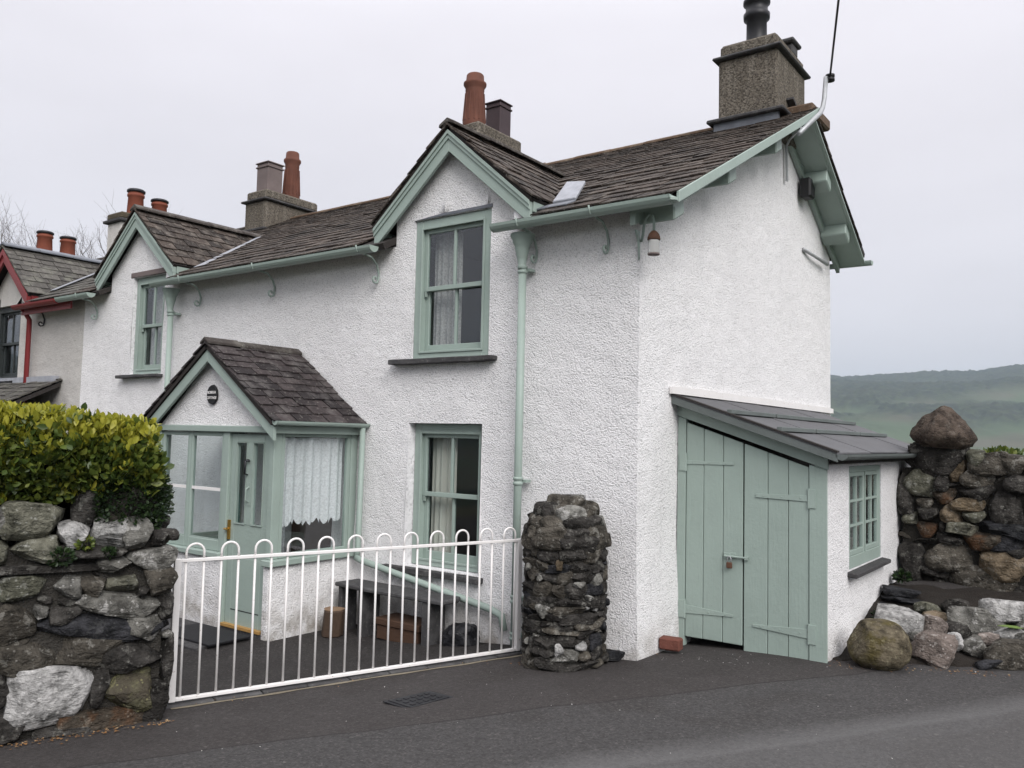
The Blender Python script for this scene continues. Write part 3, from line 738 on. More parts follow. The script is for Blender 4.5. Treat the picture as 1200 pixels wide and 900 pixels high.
def curtain(name, x0, x1, z0, z1, y, mat, label, folds, amp=.02, along='x', scallop=0):
    mb = MB(); nu = folds*(20 if scallop else 8); nz = 14; r = random.Random(folds)
    ph = [r.uniform(-.6,.6) for _ in range(nu+1)]
    for j in range(nz+1):
        for i in range(nu+1):
            t = i/nu; zz = z0 + (z1-z0)*j/nz
            if scallop and j < 3: zz -= scallop*(abs(math.sin(t*math.pi*folds*1.7))+.25*math.sin(t*19))*(1-j/3)
            a = amp*math.sin(2*math.pi*folds*t + ph[i]*.4)*(1.1-.4*j/nz) + amp*.4*math.sin(2*math.pi*folds*.37*t+1)
            p = x0 + (x1-x0)*t
            mb.v.append((p, y+a, zz) if along == 'x' else (y+a, p, zz))
    for j in range(nz):
        for i in range(nu): mb.f.append((j*(nu+1)+i, j*(nu+1)+i+1, (j+1)*(nu+1)+i+1, (j+1)*(nu+1)+i))
    o = put(name, mb, mat, smooth=True); return tag(o, label, 'curtain')
curtain('curtain', -2.33, -1.98, 2.36, 3.58, .20, M['net'], 'patterned pale curtain inside the upper dormer window above the bench', 5)
curtain('curtain', -2.34, -2.03, .45, 1.66, .26, M['curtain'], 'cream curtain inside the ground floor sash window behind the bench', 4)
curtain('curtain', -7.36, -7.08, 2.36, 3.5, .22, M['net'], 'pale curtain inside the dormer window of the far end above the porch', 4)

# ------------------------------------------------------------------ entrance porch
PX0, PX1, PC, PY = -5.0, -3.1, -4.05, -1.0
porch = thing('entrance_porch', 'glazed entrance porch with gabled slate roof, green frame and house name plaque', 'porch', (PC, -.5, -.22))
P_EZ, P_RZ, P_H = 1.70, 2.44, 1.05; P_SL = (P_RZ-P_EZ)/P_H
m = MB(); m.box(PX0, -3.80, PY-.02, PY+.10, -.4, .42); m.box(PX0, PX0+.12, PY+.10, .02, -.4, .42)
put('base_wall', m, M['wall'], porch, bevel=.01)
m, _ = wall_grid([PY-.025, 0.02], [-.4, .42], [], lambda u: 0, lambda u, z, d: V((PX1 + .02 + wob(u,z,7) + .04*sst(.4,-.3,z), u, z)), .1); put('base_wall', m, M['wall'], porch, smooth=True)
m = MB(); m.prism([(-3.80,PY+.08,-.4),(-3.80,PY+.08,-.19),(PX1,PY+.08,-.19),(PX1,PY+.08,-.4)], (0,-.10,0)); put('doorstep', m, M['slab'], porch)
put('base_wall', MB().box(-3.17, PX1+.018, PY-.03, PY+.06, -.4, .42), M['wall'], porch, bevel=.012)
# sills
put('sill', MB().box(PX0-.04, -3.80, PY-.06, PY+.06, .42, .47), M['green'], porch, bevel=.006)
put('sill', MB().box(PX1-.06, PX1+.065, PY-.065, -.002, .42, .475), M['green'], porch, bevel=.006)
put('sill', MB().box(PX0-.05, PX0+.06, PY+.062, -.002, .42, .47), M['green'], porch, bevel=.006)
# posts and beams
for x0, x1, y0, y1, z0 in ((PX0, PX0+.07, PY-.01, PY+.06, .47), (-3.17, PX1-.0, PY-.012, PY+.075, .475), (-3.86, -3.775, PY-.01, PY+.06, -.19), (PX1-.07, PX1+.0, -.09, -.004, .475), (PX0, PX0+.07, -.09, -.004, .47)):
    put('post', MB().box(x0, x1, y0, y1, z0, 1.60), M['green'], porch, bevel=.005)
put('door_jamb', MB().box(-3.185, -3.172, PY+.0, PY+.07, -.19, 1.60), M['green'], porch)
put('beam', MB().box(PX0-.03, PX1+.03, PY-.035, PY+.08, 1.60, 1.66), M['green'], porch, bevel=.006)
put('beam', MB().box(PX1-.08, PX1+.01, PY+.082, -.004, 1.60, 1.68), M['green'], porch, bevel=.006); put('beam', MB().box(PX0-.01, PX0+.08, PY+.082, -.004, 1.60, 1.68), M['green'], porch, bevel=.006)
m = MB(); m.prism([(PX0+.05, PY-.005, 1.661), (PX1-.05, PY-.005, 1.661), (PC, PY-.005, P_RZ-.07)], (0,.07,0)); put('gable_panel', m, M['wall'], porch)
# front lights and side window
def light(x0, x1, z0, z1, y, parent, tr=None):
    w = put('window', rect_frame(MB(), x0, x1, z0, z1, y, y+.045, .04, .04, .10, .035), M['green'], parent, bevel=.004)
    if tr: put('transom', MB().box(x0+.04, x1-.04, y+.006, y+.036, tr-.014, tr+.014), M['gate'], w)
    put('bead', rect_frame(MB(), x0+.04, x1-.04, z0+.10, z1-.035, y+.004, y+.016, .006, .006, .012, .006), M['green'], w)
    put('pane', MB().box(x0+.04, x1-.04, y+.020, y+.024, z0+.10, (tr-.014) if tr else z1-.035), M['glass'], w)
    if tr: put('pane', MB().box(x0+.04, x1-.04, y+.020, y+.024, tr+.014, z1-.035), M['glass'], w)
light(-4.928, -4.43, .472, 1.598, PY+.005, porch, 1.05); light(-4.428, -3.862, .472, 1.598, PY+.005, porch, 1.05)
def side_light(x, sgn):
    y0, y1, z0, z1 = PY+.078, -.092, .478, 1.598
    q = MB(); q.box(x-.045, x, y0, y0+.04, z0, z1); q.box(x-.045, x, y1-.04, y1, z0, z1); q.box(x-.045, x, y0+.04, y1-.04, z0, z0+.04); q.box(x-.045, x, y0+.04, y1-.04, z1-.03, z1)
    w = put('window', q, M['green'], porch, bevel=.004); put('pane', MB().box(x-.026, x-.022, y0+.04, y1-.04, z0+.04, z1-.03), M['glass'], w)
side_light(PX1-.006, 1); side_light(PX0+.05, -1)
lc = curtain('lace_curtain', PY+.12, -.14, .80, 1.56, PX1-.065, M['lace'], 'gathered white lace curtain with scalloped hem in the porch side window', 7, .016, 'y', .045)
# door
dr = put('porch_door', rect_frame(MB(), -3.772, -3.19, -.175, 1.585, PY+.02, PY+.065, .085, .085, .62, .075), M['green'], porch, bevel=.004)
put('mid_rail', MB().box(-3.687, -3.275, PY+.022, PY+.063, .445, .75), M['green'], dr); put('muntin', MB().box(-3.525, -3.437, PY+.018, PY+.066, .75, 1.51), M['green'], dr, bevel=.004)
for a, b in ((-3.687, -3.525), (-3.437, -3.275)):
    put('pane', MB().box(a, b, PY+.04, PY+.044, .75, 1.51), M['glass'], dr); put('bead', rect_frame(MB(), a, b, .75, 1.51, PY+.012, PY+.022, .006, .006, .012, .006), M['green'], dr)
put('panel_groove', MB().box(-3.687, -3.275, PY+.019, PY+.021, -.04, -.03), M['dark_frame'], dr)
q = MB(); q.tube([(-3.50,PY+.01,1.34),(-3.50,PY-.02,1.34),(-3.485,PY-.03,1.29),(-3.50,PY-.02,1.22),(-3.50,PY+.01,1.21)], .009, 6); q.lathe([(.018,0),(.02,.01),(.012,.025)], (-3.49,PY+.0,1.33), 8); put('knocker', q, M['black_metal'], dr, smooth=True)
q = MB(); q.tube([(-3.475,PY+.015,1.10),(-3.475,PY-.02,1.08),(-3.475,PY-.02,.98),(-3.475,PY+.015,.96)], .008, 6); q.box(-3.50,-3.45,PY+.012,PY+.018,.93,1.14); put('pull_handle', q, M['green'], dr)
q = MB(); q.box(-3.765,-3.735,PY+.004,PY+.02,.60,.78); q.tube([(-3.75,PY+.01,.70),(-3.75,PY-.04,.70),(-3.70,PY-.045,.70)], .010, 6); put('latch', q, M['brass'], dr)
put('threshold', MB().box(-3.775,-3.19,PY-.03,PY+.02,-.189,-.165), M['yellow_wood'], dr)
for x in (-3.60, -3.36):
    q = MB(); q.tube([(x,PY+.09,1.44),(x+.0,PY+.11,1.38),(x+.02,PY+.12,1.345),(x+.045,PY+.12,1.36)], .006, 5); put('coat_hook', q, M['black_metal'], dr, smooth=True)
# roof
slopes = []
for s in (-1, 1):
    a = V((PC, PY-.12, P_RZ)); b = V((PC+s*P_H, PY-.12, P_EZ)); nrm = V((s*P_SL,0,1)).normalized()
    q = MB(); q.prism([a, b, b+V((0,1.10,0)), a+V((0,1.10,0))], -nrm*.035); put('roof_deck', q, M['deck'], porch)
    slopes.append(Slope(b+V((s*.03, -.02, -s*s*.03*P_SL)), (0,1,0), a-b, 1.125, (a-b).length+.03, lambda c: True, 60+s, (.135,.105), (.12,.24)))
    dn = V((0,0,-1))*.10*math.sqrt(1+P_SL**2); A = V((PC, PY-.10, P_RZ-.045)); B = V((PC+s*(P_H+.0), PY-.10, P_EZ-.045))
    q = MB(); q.prism([A, B, B+dn, A+dn], (0,.03,0)); put('bargeboard', q, M['green'], porch, bevel=.004)
    put('fascia', MB().box(PC+s*P_H-.09-(.02 if s<0 else 0), PC+s*P_H-.06+(.0 if s<0 else .02), PY-.07, -.003, P_EZ-.10, P_EZ-.035), M['green'], porch)
    put('gutter', MB().gutter((PC+s*(P_H+.035), PY-.12, P_EZ+.01), (PC+s*(P_H+.035), -.01, P_EZ+.01), .04), M['green'], porch)
lay_slates(slopes, porch, M['slate_porch'], 290)
ridge_stones((PC, PY-.15, P_RZ+.045), (PC, -.01, P_RZ+.045), porch, M['ridge'], .07, .045, 3, 77)
q = MB(); q.tube([(PC+P_H+.03,-.07,P_EZ-.03),(PC+P_H+.02,-.07,.50),(PC+P_H+.02,-.085,.43)], .028, 10); put('downpipe', q, M['green'], porch, smooth=True)
# plaque
q = MB(); n_ = 14; rr = random.Random(3)
ring = [(PC-.005+.083*math.cos(2*math.pi*k/n_)*rr.uniform(.95,1.04), PY-.032, 1.955+.098*math.sin(2*math.pi*k/n_)*rr.uniform(.95,1.04)) for k in range(n_)]
q.prism(ring, (0,.022,0)); pq = put('name_plaque', q, M['black_plastic'], porch, bevel=.004)
for k, (txt, dz) in enumerate((('ROSELEA', .012), ('COTTAGE', -.040))):
    fc = bpy.data.curves.new('lettering', 'FONT'); fc.body = txt; fc.size = .034; fc.extrude = .001; fc.align_x = 'CENTER'; fc.offset = .0009
    tmp = bpy.data.objects.new('lettering_curve', fc); COL.objects.link(tmp); dg = bpy.context.evaluated_depsgraph_get()
    me = bpy.data.meshes.new_from_object(tmp.evaluated_get(dg)); bpy.data.objects.remove(tmp); me.materials.clear(); me.materials.append(M['gate'])
    fo = link('lettering', me, pq, (PC-.005, PY-.034, 1.955+dz), (math.pi/2, 0, 0))
m = MB(); m.box(-4.55, -3.25, PY-.62, PY-.05, -.30, -.205); put('slate_flag', m, M['slab'], porch, bevel=.006)
tag(put('doormat', MB().box(-3.98, -3.2, PY-.52, PY-.10, -.204, -.186), M['rubber'], bevel=.004), 'black rubber doormat lying in front of the porch door', 'doormat')

# ------------------------------------------------------------------ lean-to shed
SY, SX = .70, 1.215
shed = thing('lean_to_shed', 'lean-to shed with green plank double doors and felt roof against the gable', 'shed', (.6, 2.3, -.02))
S_SL = -.335
def stop(x): return 1.885 + S_SL*x
m, rv = wall_grid([SY, 4.4], [-.45, 1.46], [(1.34,2.44,.60,1.44)], lambda u: 0, lambda u, z, d: V((SX + (wob(u,z,8)*.8 + .05*sst(.5,-.2,z))*sst(0,.3,u-SY) - d, u, z)), .14, .12)
put('side_wall', m, M['wall'], shed, smooth=True); put('window_reveal', rv[0], M['reveal'], shed)
m = MB(); m.box(1.13, SX+.004, SY+.0, SY+.03, -.3, stop(SX)-.02); put('corner_board', m, M['green'], shed, bevel=.003)
put('rear_wall', MB().box(.02, SX-.01, 4.3, 4.4, -.3, 1.5), M['wall'], shed)
put('interior_lining', MB().box(.05, .06, .9, 4.2, -.2, 1.8), M['interior'], shed)
def plank(x0, x1, z0, y0, y1, cut):
    q = MB(); q.prism([(x0,y0,z0),(x1,y0,z0),(x1,y0,stop(x1)-cut),(x0,y0,stop(x0)-cut)], (0,y1-y0,0)); return q
put('door_post', plank(.012, .085, -.06, SY-.012, SY+.05, .06), M['green'], shed, bevel=.003)
put('door_post', plank(1.095, SX+.012, -.03, SY-.014, SY-.002, .06), M['green'], shed, bevel=.003)
def leaf(edges, z0, zs, label):
    x0, x1 = edges[0], edges[-1]
    d = put('door', plank(x0+.01, x1-.01, z0+.02, SY+.022, SY+.035, .10), M['dark_frame'], shed, label=label)
    for a, b in zip(edges, edges[1:]): put('plank', plank(a+.0022, b-.0022, z0+rnd.uniform(-.003,.003), SY-.004+rnd.uniform(-.002,.002), SY+.020, .085), M['green'], d, bevel=.004)
    return d
dl = leaf((.088,.243,.41,.575), .018, 0, 'narrower door leaf with padlocked bolt'); drr = leaf((.583,.775,.935,1.092), -.018, 0, None)
def strap(x0, x1, z, parent, wide, thin, s):
    q = MB(); yb = SY-.0075; q.prism([(x0,yb,z-wide),(x1,yb,z-thin),(x1,yb,z+thin),(x0,yb,z+wide)], (0,-.006,0))
    for t in (.15,.5,.85): xx = x0+(x1-x0)*t; q.box(xx-.006,xx+.006,yb-.009,yb-.006,z-.006,z+.006)
    put('strap_hinge', q, M['green'], parent, bevel=.002)
    q = MB(); q.tube([(x0,SY-.014,z-.075),(x0,SY-.014,z+.075)], .009, 8); q.box(min(x0,x0+s*.055),max(x0,x0+s*.055),SY-.022,SY-.012,z-.07,z+.07); put('hinge_plate', q, M['green'], parent)
strap(.088,.50,1.44,dl,.016,.011,-1); strap(.088,.50,.24,dl,.035,.010,-1); strap(1.092,.68,1.20,drr,.024,.014,1); strap(1.092,.66,.19,drr,.036,.010,1)
q = MB(); q.box(.42,.475,SY-.014,SY-.005,.68,.73); q.tube([(.43,SY-.022,.705),(.625,SY-.022,.705)], .009, 8); q.box(.595,.625,SY-.028,SY-.006,.688,.722); q.box(.47,.52,SY-.010,SY-.005,.695,.735); put('bolt', q, M['green'], dl, bevel=.002)
pk = thing('padlock', 'small brown padlock hanging on the bolt of the green shed doors', 'padlock', (.475, SY-.03, .62))
q = MB(); q.box(.452,.498,SY-.042,SY-.020,.612,.660); put('body', q, M['rust'], pk, bevel=.006)
q = MB(); q.tube([(.461,SY-.031,.66),(.461,SY-.031,.69),(.467,SY-.031,.703),(.483,SY-.031,.703),(.489,SY-.031,.69),(.489,SY-.031,.66)], .0045, 6); put('shackle', q, M['grey_metal'], pk, smooth=True)
# casement window in the side wall
def shed_window():
    y0, y1, z0, z1, x = 1.342, 2.438, .602, 1.438, SX-.008
    fr_ = MB()
    def b(a, c, d, e_, t0=-.05, t1=0): fr_.box(x+t0, x+t1, a, c, d, e_)
    b(y0,y0+.05,z0,z1); b(y1-.05,y1,z0,z1); b(y0+.05,y1-.05,z1-.05,z1); b(y0+.05,y1-.05,z0,z0+.10)
    w = put('window', fr_, M['green'], shed, bevel=.004); mid = (y0+y1)/2
    for a, c in ((y0+.052, mid-.012), (mid+.012, y1-.052)):
        q = MB(); zz0, zz1 = z0+.102, z1-.052
        q.box(x-.04,x-.005,a,a+.035,zz0,zz1); q.box(x-.04,x-.005,c-.035,c,zz0,zz1); q.box(x-.04,x-.005,a+.035,c-.035,zz0,zz0+.04); q.box(x-.04,x-.005,a+.035,c-.035,zz1-.035,zz1)
        s_ = put('casement', q, M['green'], w, bevel=.003); my = (a+c)/2
        put('glazing_bar', MB().box(x-.034,x-.006,my-.009,my+.009,zz0+.04,zz1-.035), M['green'], w)
        h = (zz1-zz0-.075)/3
        for k in range(3):
            zk = zz0+.04+h*k
            if k: put('glazing_bar', MB().box(x-.033,x-.007,a+.035,c-.035,zk-.009,zk+.009), M['green'], w)
            for p, q_ in ((a+.036,my-.009),(my+.009,c-.036)): put('pane', MB().box(x-.022,x-.018,p,q_,zk+.009,zk+h-.009), M['glass'], w)
    put('post', MB().box(x-.05,x+.004,mid-.010,mid+.010,z0+.10,z1-.05), M['green'], w)
    q = MB(); q.prism([(SX-.05,y0-.05,z0-.002),(SX+.075,y0-.05,z0-.02),(SX+.075,y0-.05,z0-.055),(SX-.05,y0-.05,z0-.045)], (0,y1-y0+.09,0)); put('sill', q, M['slab'], w, bevel=.006)
shed_window()
curtain('net_curtain', 1.40, 2.30, .70, 1.40, SX-.16, M['net'], 'greyish net curtain inside the small shed window', 9, .02, 'y')
# roof: felt sheets lapped along the eaves, battens, trims
def sroof(x): return 1.99 + S_SL*x
Y0, Y1, XE = .57, 4.75, 1.335
def back_y(x): return Y1 - .42*x
yb = [Y0, 1.55, 2.5, 3.4, 4.2]
for i, a in enumerate(yb):
    c = yb[i+1]+.03 if i+1 < len(yb) else None; o = .004*(i % 2)
    pts = [(.0,a,sroof(0)+o),(XE,a,sroof(XE)+o),(XE,c if c else back_y(XE)-.0,sroof(XE)+o),(.0,c if c else Y1,sroof(0)+o)]
    q = MB(); q.prism(pts, (0,0,.012)); put('felt_sheet', q, M['felt'], shed)
q = MB(); q.prism([(.03,Y0+.03,sroof(.03)-.004),(XE-.02,Y0+.03,sroof(XE-.02)-.004),(XE-.02,4.1,sroof(XE-.02)-.004),(.03,4.6,sroof(.03)-.004)], (0,0,-.03)); put('roof_deck', q, M['deck'], shed)
q = MB(); q.prism([(.0,Y0,sroof(0)-.001),(XE,Y0,sroof(XE)-.001),(XE,Y0,sroof(XE)-.06),(.0,Y0,sroof(0)-.065)], (0,.028,0)); put('bargeboard', q, M['green_old'], shed, bevel=.003)
q = MB(); q.prism([(.0,SY-.016,stop(0)+.07),(SX+.02,SY-.016,stop(SX)+.07),(SX+.02,SY-.016,stop(SX)-.055),(.0,SY-.016,stop(0)-.055)], (0,.02,0)); put('head_board', q, M['green'], shed, bevel=.003)
q = MB(); q.prism([(-.005,Y0-.01,sroof(0)+.013),(XE,Y0-.01,sroof(XE)+.013),(XE,Y0+.05,sroof(XE)+.013),(-.005,Y0+.05,sroof(0)+.013)], (0,0,.012)); put('verge_strip', q, M['deck'], shed)
for x, segs in ((.50, ((Y0+.02,1.62),(1.66,4.35))), (.90, ((Y0+.02,1.45),(1.49,2.9),(2.93,4.05)))):
    for k, (a, c) in enumerate(segs): put('roof_batten', MB().beam((x,a,sroof(x)+.034),(x,c,sroof(x)+.034),.042,.036), M['green_old'], shed, bevel=.004)
put('gutter', MB().gutter((XE+.03,Y0+.0,sroof(XE)-.0),(XE+.03,4.0,sroof(XE)-.0),.045), M['green_old'], shed)
put('eaves_fascia', MB().box(XE-.05,XE-.025,Y0+.04,4.0,sroof(XE)-.07,sroof(XE)-.005), M['deck'], shed)
q = MB(); nn_ = 24
for i in range(nn_):
    a, c = .52+4.66*i/nn_, .52+4.66*(i+1)/nn_; q.prism([(.012,a,sroof(0)+.012),(.012,c,sroof(0)+.012),(.012,c,sroof(0)+.075+.012*noise.noise((c*3,0,0))),(.012,a,sroof(0)+.075+.012*noise.noise((a*3,0,0)))], (.03,0,0))
put('wall_flashing', q, M['gate'], shed)

# ------------------------------------------------------------------ neighbouring house
nb = thing('neighbour_house', 'cream rendered terraced house with dark red bargeboards and gutter beyond the white cottage', 'house', (-13, 2.6, -.05))
NDX = -11.05
WIN_N = (-11.62,-10.72,2.31,3.50)
def n_top(x): return max(3.44, D_RIDGE-.2-D_SL*abs(x-NDX)) if abs(x-NDX) < .74 else 3.44
m, rv = wall_grid([-17, NDX-.74, NDX, NDX+.74, -8.72], [-.45, 3.44], [WIN_N], n_top, lambda u, z, d: V((u, .005 - wob(u,z,5)*.6 + d, z)), .4)
put('front_wall', m, M['neigh_wall'], nb, smooth=True); put('window_reveal', rv[0], M['neigh_wall'], nb)
sash_window(WIN_N, nb, M['dark_frame'], .05, sill=(.1,.1,.05))
put('interior_lining', MB().box(-16.8,-8.8,2.3,2.4,-.4,4.4), M['interior'], nb); put('upper_floor', MB().box(-16.8,-8.8,.2,5,2.0,2.2), M['interior'], nb); put('rear_wall', MB().box(-17,-8.75,5.05,5.2,-.4,3.9), M['neigh_wall'], nb)
m = MB(); m.box(-17.0,-16.9,.1,5.2,-.4,4.0); put('side_wall', m, M['neigh_wall'], nb)
m = MB(); roof_part(-17.1, NDX-.74); roof_part(NDX+.74, -8.74); roof_part(NDX-.74, NDX+.74, .06)
p, ex = slab_between(5.48, 4.03, RIDGE_Y, RIDGE_Z, -17.1, -8.74, .06); m.prism(p, ex); put('roof_deck', m, M['deck'], nb)
def keep_n(c): return not (abs(c.x-NDX) < DH+.1 and c.z < D_RIDGE - D_SL*abs(c.x-NDX) - (.0 if abs(c.x-NDX) < .72 else .10))
slopes = [Slope((-17.1, EAVE_Y-.02, EAVE_Z-.0104), (1,0,0), vdir, 17.1-8.74, slen, keep_n, 13, (.22,.15), (.22,.42))]
for s in (-1, 1):
    fy = -.17; a = V((NDX, fy, D_RIDGE-.06)); b = V((NDX+s*(DH+.06), fy, D_RIDGE-.06-D_SL*(DH+.06))); nrm = V((s*D_SL,0,1)).normalized()
    q = MB(); q.prism([a, b, b+V((0,2.2,0)), a+V((0,2.2,0))], -nrm*.05); put('dormer_roof_deck', q, M['deck'], nb)
    slopes.append(Slope(b+V((0,-.03,0)), (0,1,0), a-b, 2.3, (a-b).length, lambda c: c.z > main_z(c.y)-.05, 90+s, (.16,.12), (.15,.30)))
    A = V((NDX, fy+.01, D_RIDGE-.09)); B = V((NDX+s*(DH+.035), fy+.01, D_RIDGE-.09-D_SL*(DH+.035))); dn = V((0,0,-.21))
    q = MB(); q.prism([A, B, B+dn, A+dn], (0,.035,0)); put('bargeboard', q, M['red'], nb, bevel=.004)
    q = MB(); q.prism([A, B, B+dn*.45, A+dn*.45], (0,-.025,0)); put('bargeboard_moulding', q, M['red'], nb, bevel=.004)
    q = MB(); A = V((NDX+s*(DH+.02), fy+.05, D_RIDGE-D_SL*(DH+.03)-.13)); q.beam(A, A+V((0,.75,0)), .05, .10); put('dormer_fascia', q, M['red'], nb)
    q = MB(); x = NDX+s*.73; q.prism([(x,.01,3.2),(x,.01,D_EAVE+.06),(x,.62,D_EAVE+.06),(x,.62,3.7),(x,.2,3.5)], (-.1*s,0,0)); put('dormer_cheek', q, M['neigh_wall'], nb)
lay_slates(slopes, nb, M['slate_neigh'], 120)
ridge_stones((NDX, -.2, D_RIDGE), (NDX, 1.9, D_RIDGE), nb, M['lead_dark'], .12, .05, 4, 9)
ridge_stones((-17.1, RIDGE_Y, RIDGE_Z+.03), (-8.95, RIDGE_Y, RIDGE_Z+.03), nb, M['ridge'], .12, .05, 10, 15)
put('gutter', MB().gutter((-10.3,G_Y,G_Z-.01),(-8.97,G_Y,G_Z-.01),.065), M['red'], nb); put('fascia', MB().box(-10.25,-8.74,-.19,-.165,3.26,3.385), M['red'], nb)
y_e = EAVE_Y+(D_EAVE-EAVE_Z)/S_PITCH; q = MB(); q.prism([(NDX+DH+.0,y_e,main_z(y_e)+.06),(NDX+DH+.16,y_e,main_z(y_e)+.06),(NDX+.2,y_e+1.4,main_z(y_e+1.4)+.06),(NDX+.06,y_e+1.4,main_z(y_e+1.4)+.06)], (0,0,.01)); put('valley_lead', q, M['lead'], nb)
scroll(-9.9, nb, M['black_metal']); q = MB(); q.tube([(-10.2,-.2,3.36),(-10.2,-.09,3.2),(-10.2,-.09,.2)], .038, 8); put('downpipe', q, M['red'], nb, smooth=True)
c = chimney('chimney', -13.5, -12.97, 2.7, 3.95, 4.4, 5.72, nb, M['neigh_wall'], ((.0,.07,.06),), 0)
put('chimney_head', MB().box(-13.52,-12.95,2.68,3.97,5.781,5.92), M['moss_dark'], c, bevel=.03)
def clay_pot(c, x, y, z, h, r):
    p = put('chimney_pot', MB().lathe([(r,0),(r*.98,.04),(r*.86,h*.75),(r*.98,h*.78),(r*.98,h*.86),(r*.88,h*.88),(r*.88,h*.92)], (x,y,z), 16), M['red_pot'], c, smooth=True)
    put('pot_cowl', MB().lathe([(r*.8,h*.92),(r*1.05,h*.94),(r*1.05,h*1.0),(r*.9,h*1.04),(r*.3,h*1.07)], (x,y,z), 14), M['black_metal'], p, smooth=True)
clay_pot(c, -13.2, 3.1, 5.88, .58, .17); clay_pot(c, -13.2, 3.62, 5.88, .50, .17)
c = chimney('chimney', -16.5, -16.0, 2.3, 3.6, 4.4, 5.25, nb, M['neigh_wall'], ((.0,.07,.05),), 0)
put('chimney_head', MB().box(-16.55,-15.95,2.25,3.65,5.301,5.42), M['moss_dark'], c, bevel=.04)
clay_pot(c, -16.2, 2.7, 5.38, .52, .17); clay_pot(c, -16.2, 3.2, 5.38, .50, .17)
# the neighbour's own small porch roof
slopes = [Slope((-13.2,-1.0,1.78), (1,0,0), (0,1.0,.50), 3.95, 1.1, lambda c: True, 41, (.17,.13), (.16,.3))]
q = MB(); q.prism([(-13.2,-.98,1.77),(-9.27,-.98,1.77),(-9.27,-.02,2.25),(-13.2,-.02,2.25)], (0,0,-.06)); put('porch_roof_deck', q, M['deck'], nb)
lay_slates(slopes, nb, M['slate_neigh'], 60)
put('porch_flashing', MB().box(-13.2,-9.32,-.10,-.02,2.24,2.34), M['lead'], nb); put('porch_wall', MB().box(-13.1,-9.4,-.9,-.8,-.4,1.75), M['neigh_wall'], nb); put('porch_wall', MB().box(-9.5,-9.4,-.8,0,-.4,1.75), M['neigh_wall'], nb)

# ------------------------------------------------------------------ stones
def rock_mesh(seed, sub=4, boxy=.6, cuts=9, rough=.05, strata=0., cone=0.):
    bm = bmesh.new(); bmesh.ops.create_icosphere(bm, subdivisions=sub, radius=1); r = random.Random(seed)
    pl_ = []
    for _ in range(cuts):
        n = V((r.gauss(0,1), r.gauss(0,1), r.gauss(0,1))).normalized(); pl_.append((n, r.uniform(.58, .92)))
    off = V((seed*3.7, seed*1.3, seed*9.1))
    for v in bm.verts:
        p = v.co.normalized(); p = V([math.copysign(abs(c)**boxy, c) for c in p])
        if cone: k = 1 - cone*max(0, p.z+.35); p.x *= k; p.y *= k
        for n, o in pl_:
            d = p.dot(n) - o*(1+.25*(1-boxy))
            if d > 0: p -= n*d*.95
        p += p.normalized()*(rough*noise.noise(p*1.6+off)*1.6 + rough*.7*noise.noise(p*4+off) + rough*.4*noise.noise(p*9+off))
        if strata: p += V((p.x, p.y, 0)).normalized()*strata*noise.noise((p.x*.7, p.y*.7, p.z*7+seed)) if abs(p.z) < .9 else V((0,0,0))
        v.co = p
    me = bpy.data.meshes.new('stone'); bm.to_mesh(me); bm.free()
    a = np.empty(len(me.vertices)*3, np.float32); me.vertices.foreach_get('co', a); a = a.reshape(-1,3)
    a = (a-(a.min(0)+a.max(0))/2)/(a.max(0)-a.min(0)); me.vertices.foreach_set('co', a.ravel()); shade(me); me.set_sharp_from_angle(angle=math.radians(38)); return me
ROCKS = [rock_mesh(i, 4, .34 if i % 3 else .5, 15, .055, .03) for i in range(14)]
SMALL = [rock_mesh(40+i, 3, .42, 12, .06) for i in range(8)]
FLAT = [rock_mesh(70+i, 4, .28, 10, .06, .12) for i in range(6)]
ROUND = [rock_mesh(140+i, 4, .8, 5, .06) for i in range(5)]
_cache = {}
def rock_of(pool, k, code):
    key = (id(pool), k % len(pool), code)
    if key not in _cache:
        me = pool[k % len(pool)].copy(); me.materials.clear(); me.materials.append(ST[code]); _cache[key] = me
    return _cache[key]

def cap_mesh():
    bm = bmesh.new(); bmesh.ops.create_icosphere(bm, subdivisions=4, radius=1)
    for v in bm.verts:
        p = v.co.copy(); t = (p.z+1)/2; st = [(0,.60),(.10,.84),(.25,1.0),(.38,.97),(.6,.74),(.8,.47),(1,.14)]
        for (a, fa), (b, fb) in zip(st, st[1:]):
            if a <= t <= b: f = fa+(fb-fa)*(t-a)/(b-a)
        d = V((p.x, p.y, 0)); an = math.atan2(p.y, p.x)
        if d.length > 1e-5: d = d.normalized()*f*(1+.10*math.cos(3*an+.7)+.05*math.cos(5*an))
        q = V((d.x, d.y, p.z*.75)); q += q.normalized()*(.09*noise.noise(q*1.7)+.05*noise.noise(q*4.5)+.025*noise.noise(q*10)); v.co = q
    me = bpy.data.meshes.new('capstone'); bm.to_mesh(me); bm.free()
    a = np.empty(len(me.vertices)*3, np.float32); me.vertices.foreach_get('co', a); a = a.reshape(-1,3)
    a = (a-(a.min(0)+a.max(0))/2)/(a.max(0)-a.min(0)); me.vertices.foreach_set('co', a.ravel()); shade(me); return me
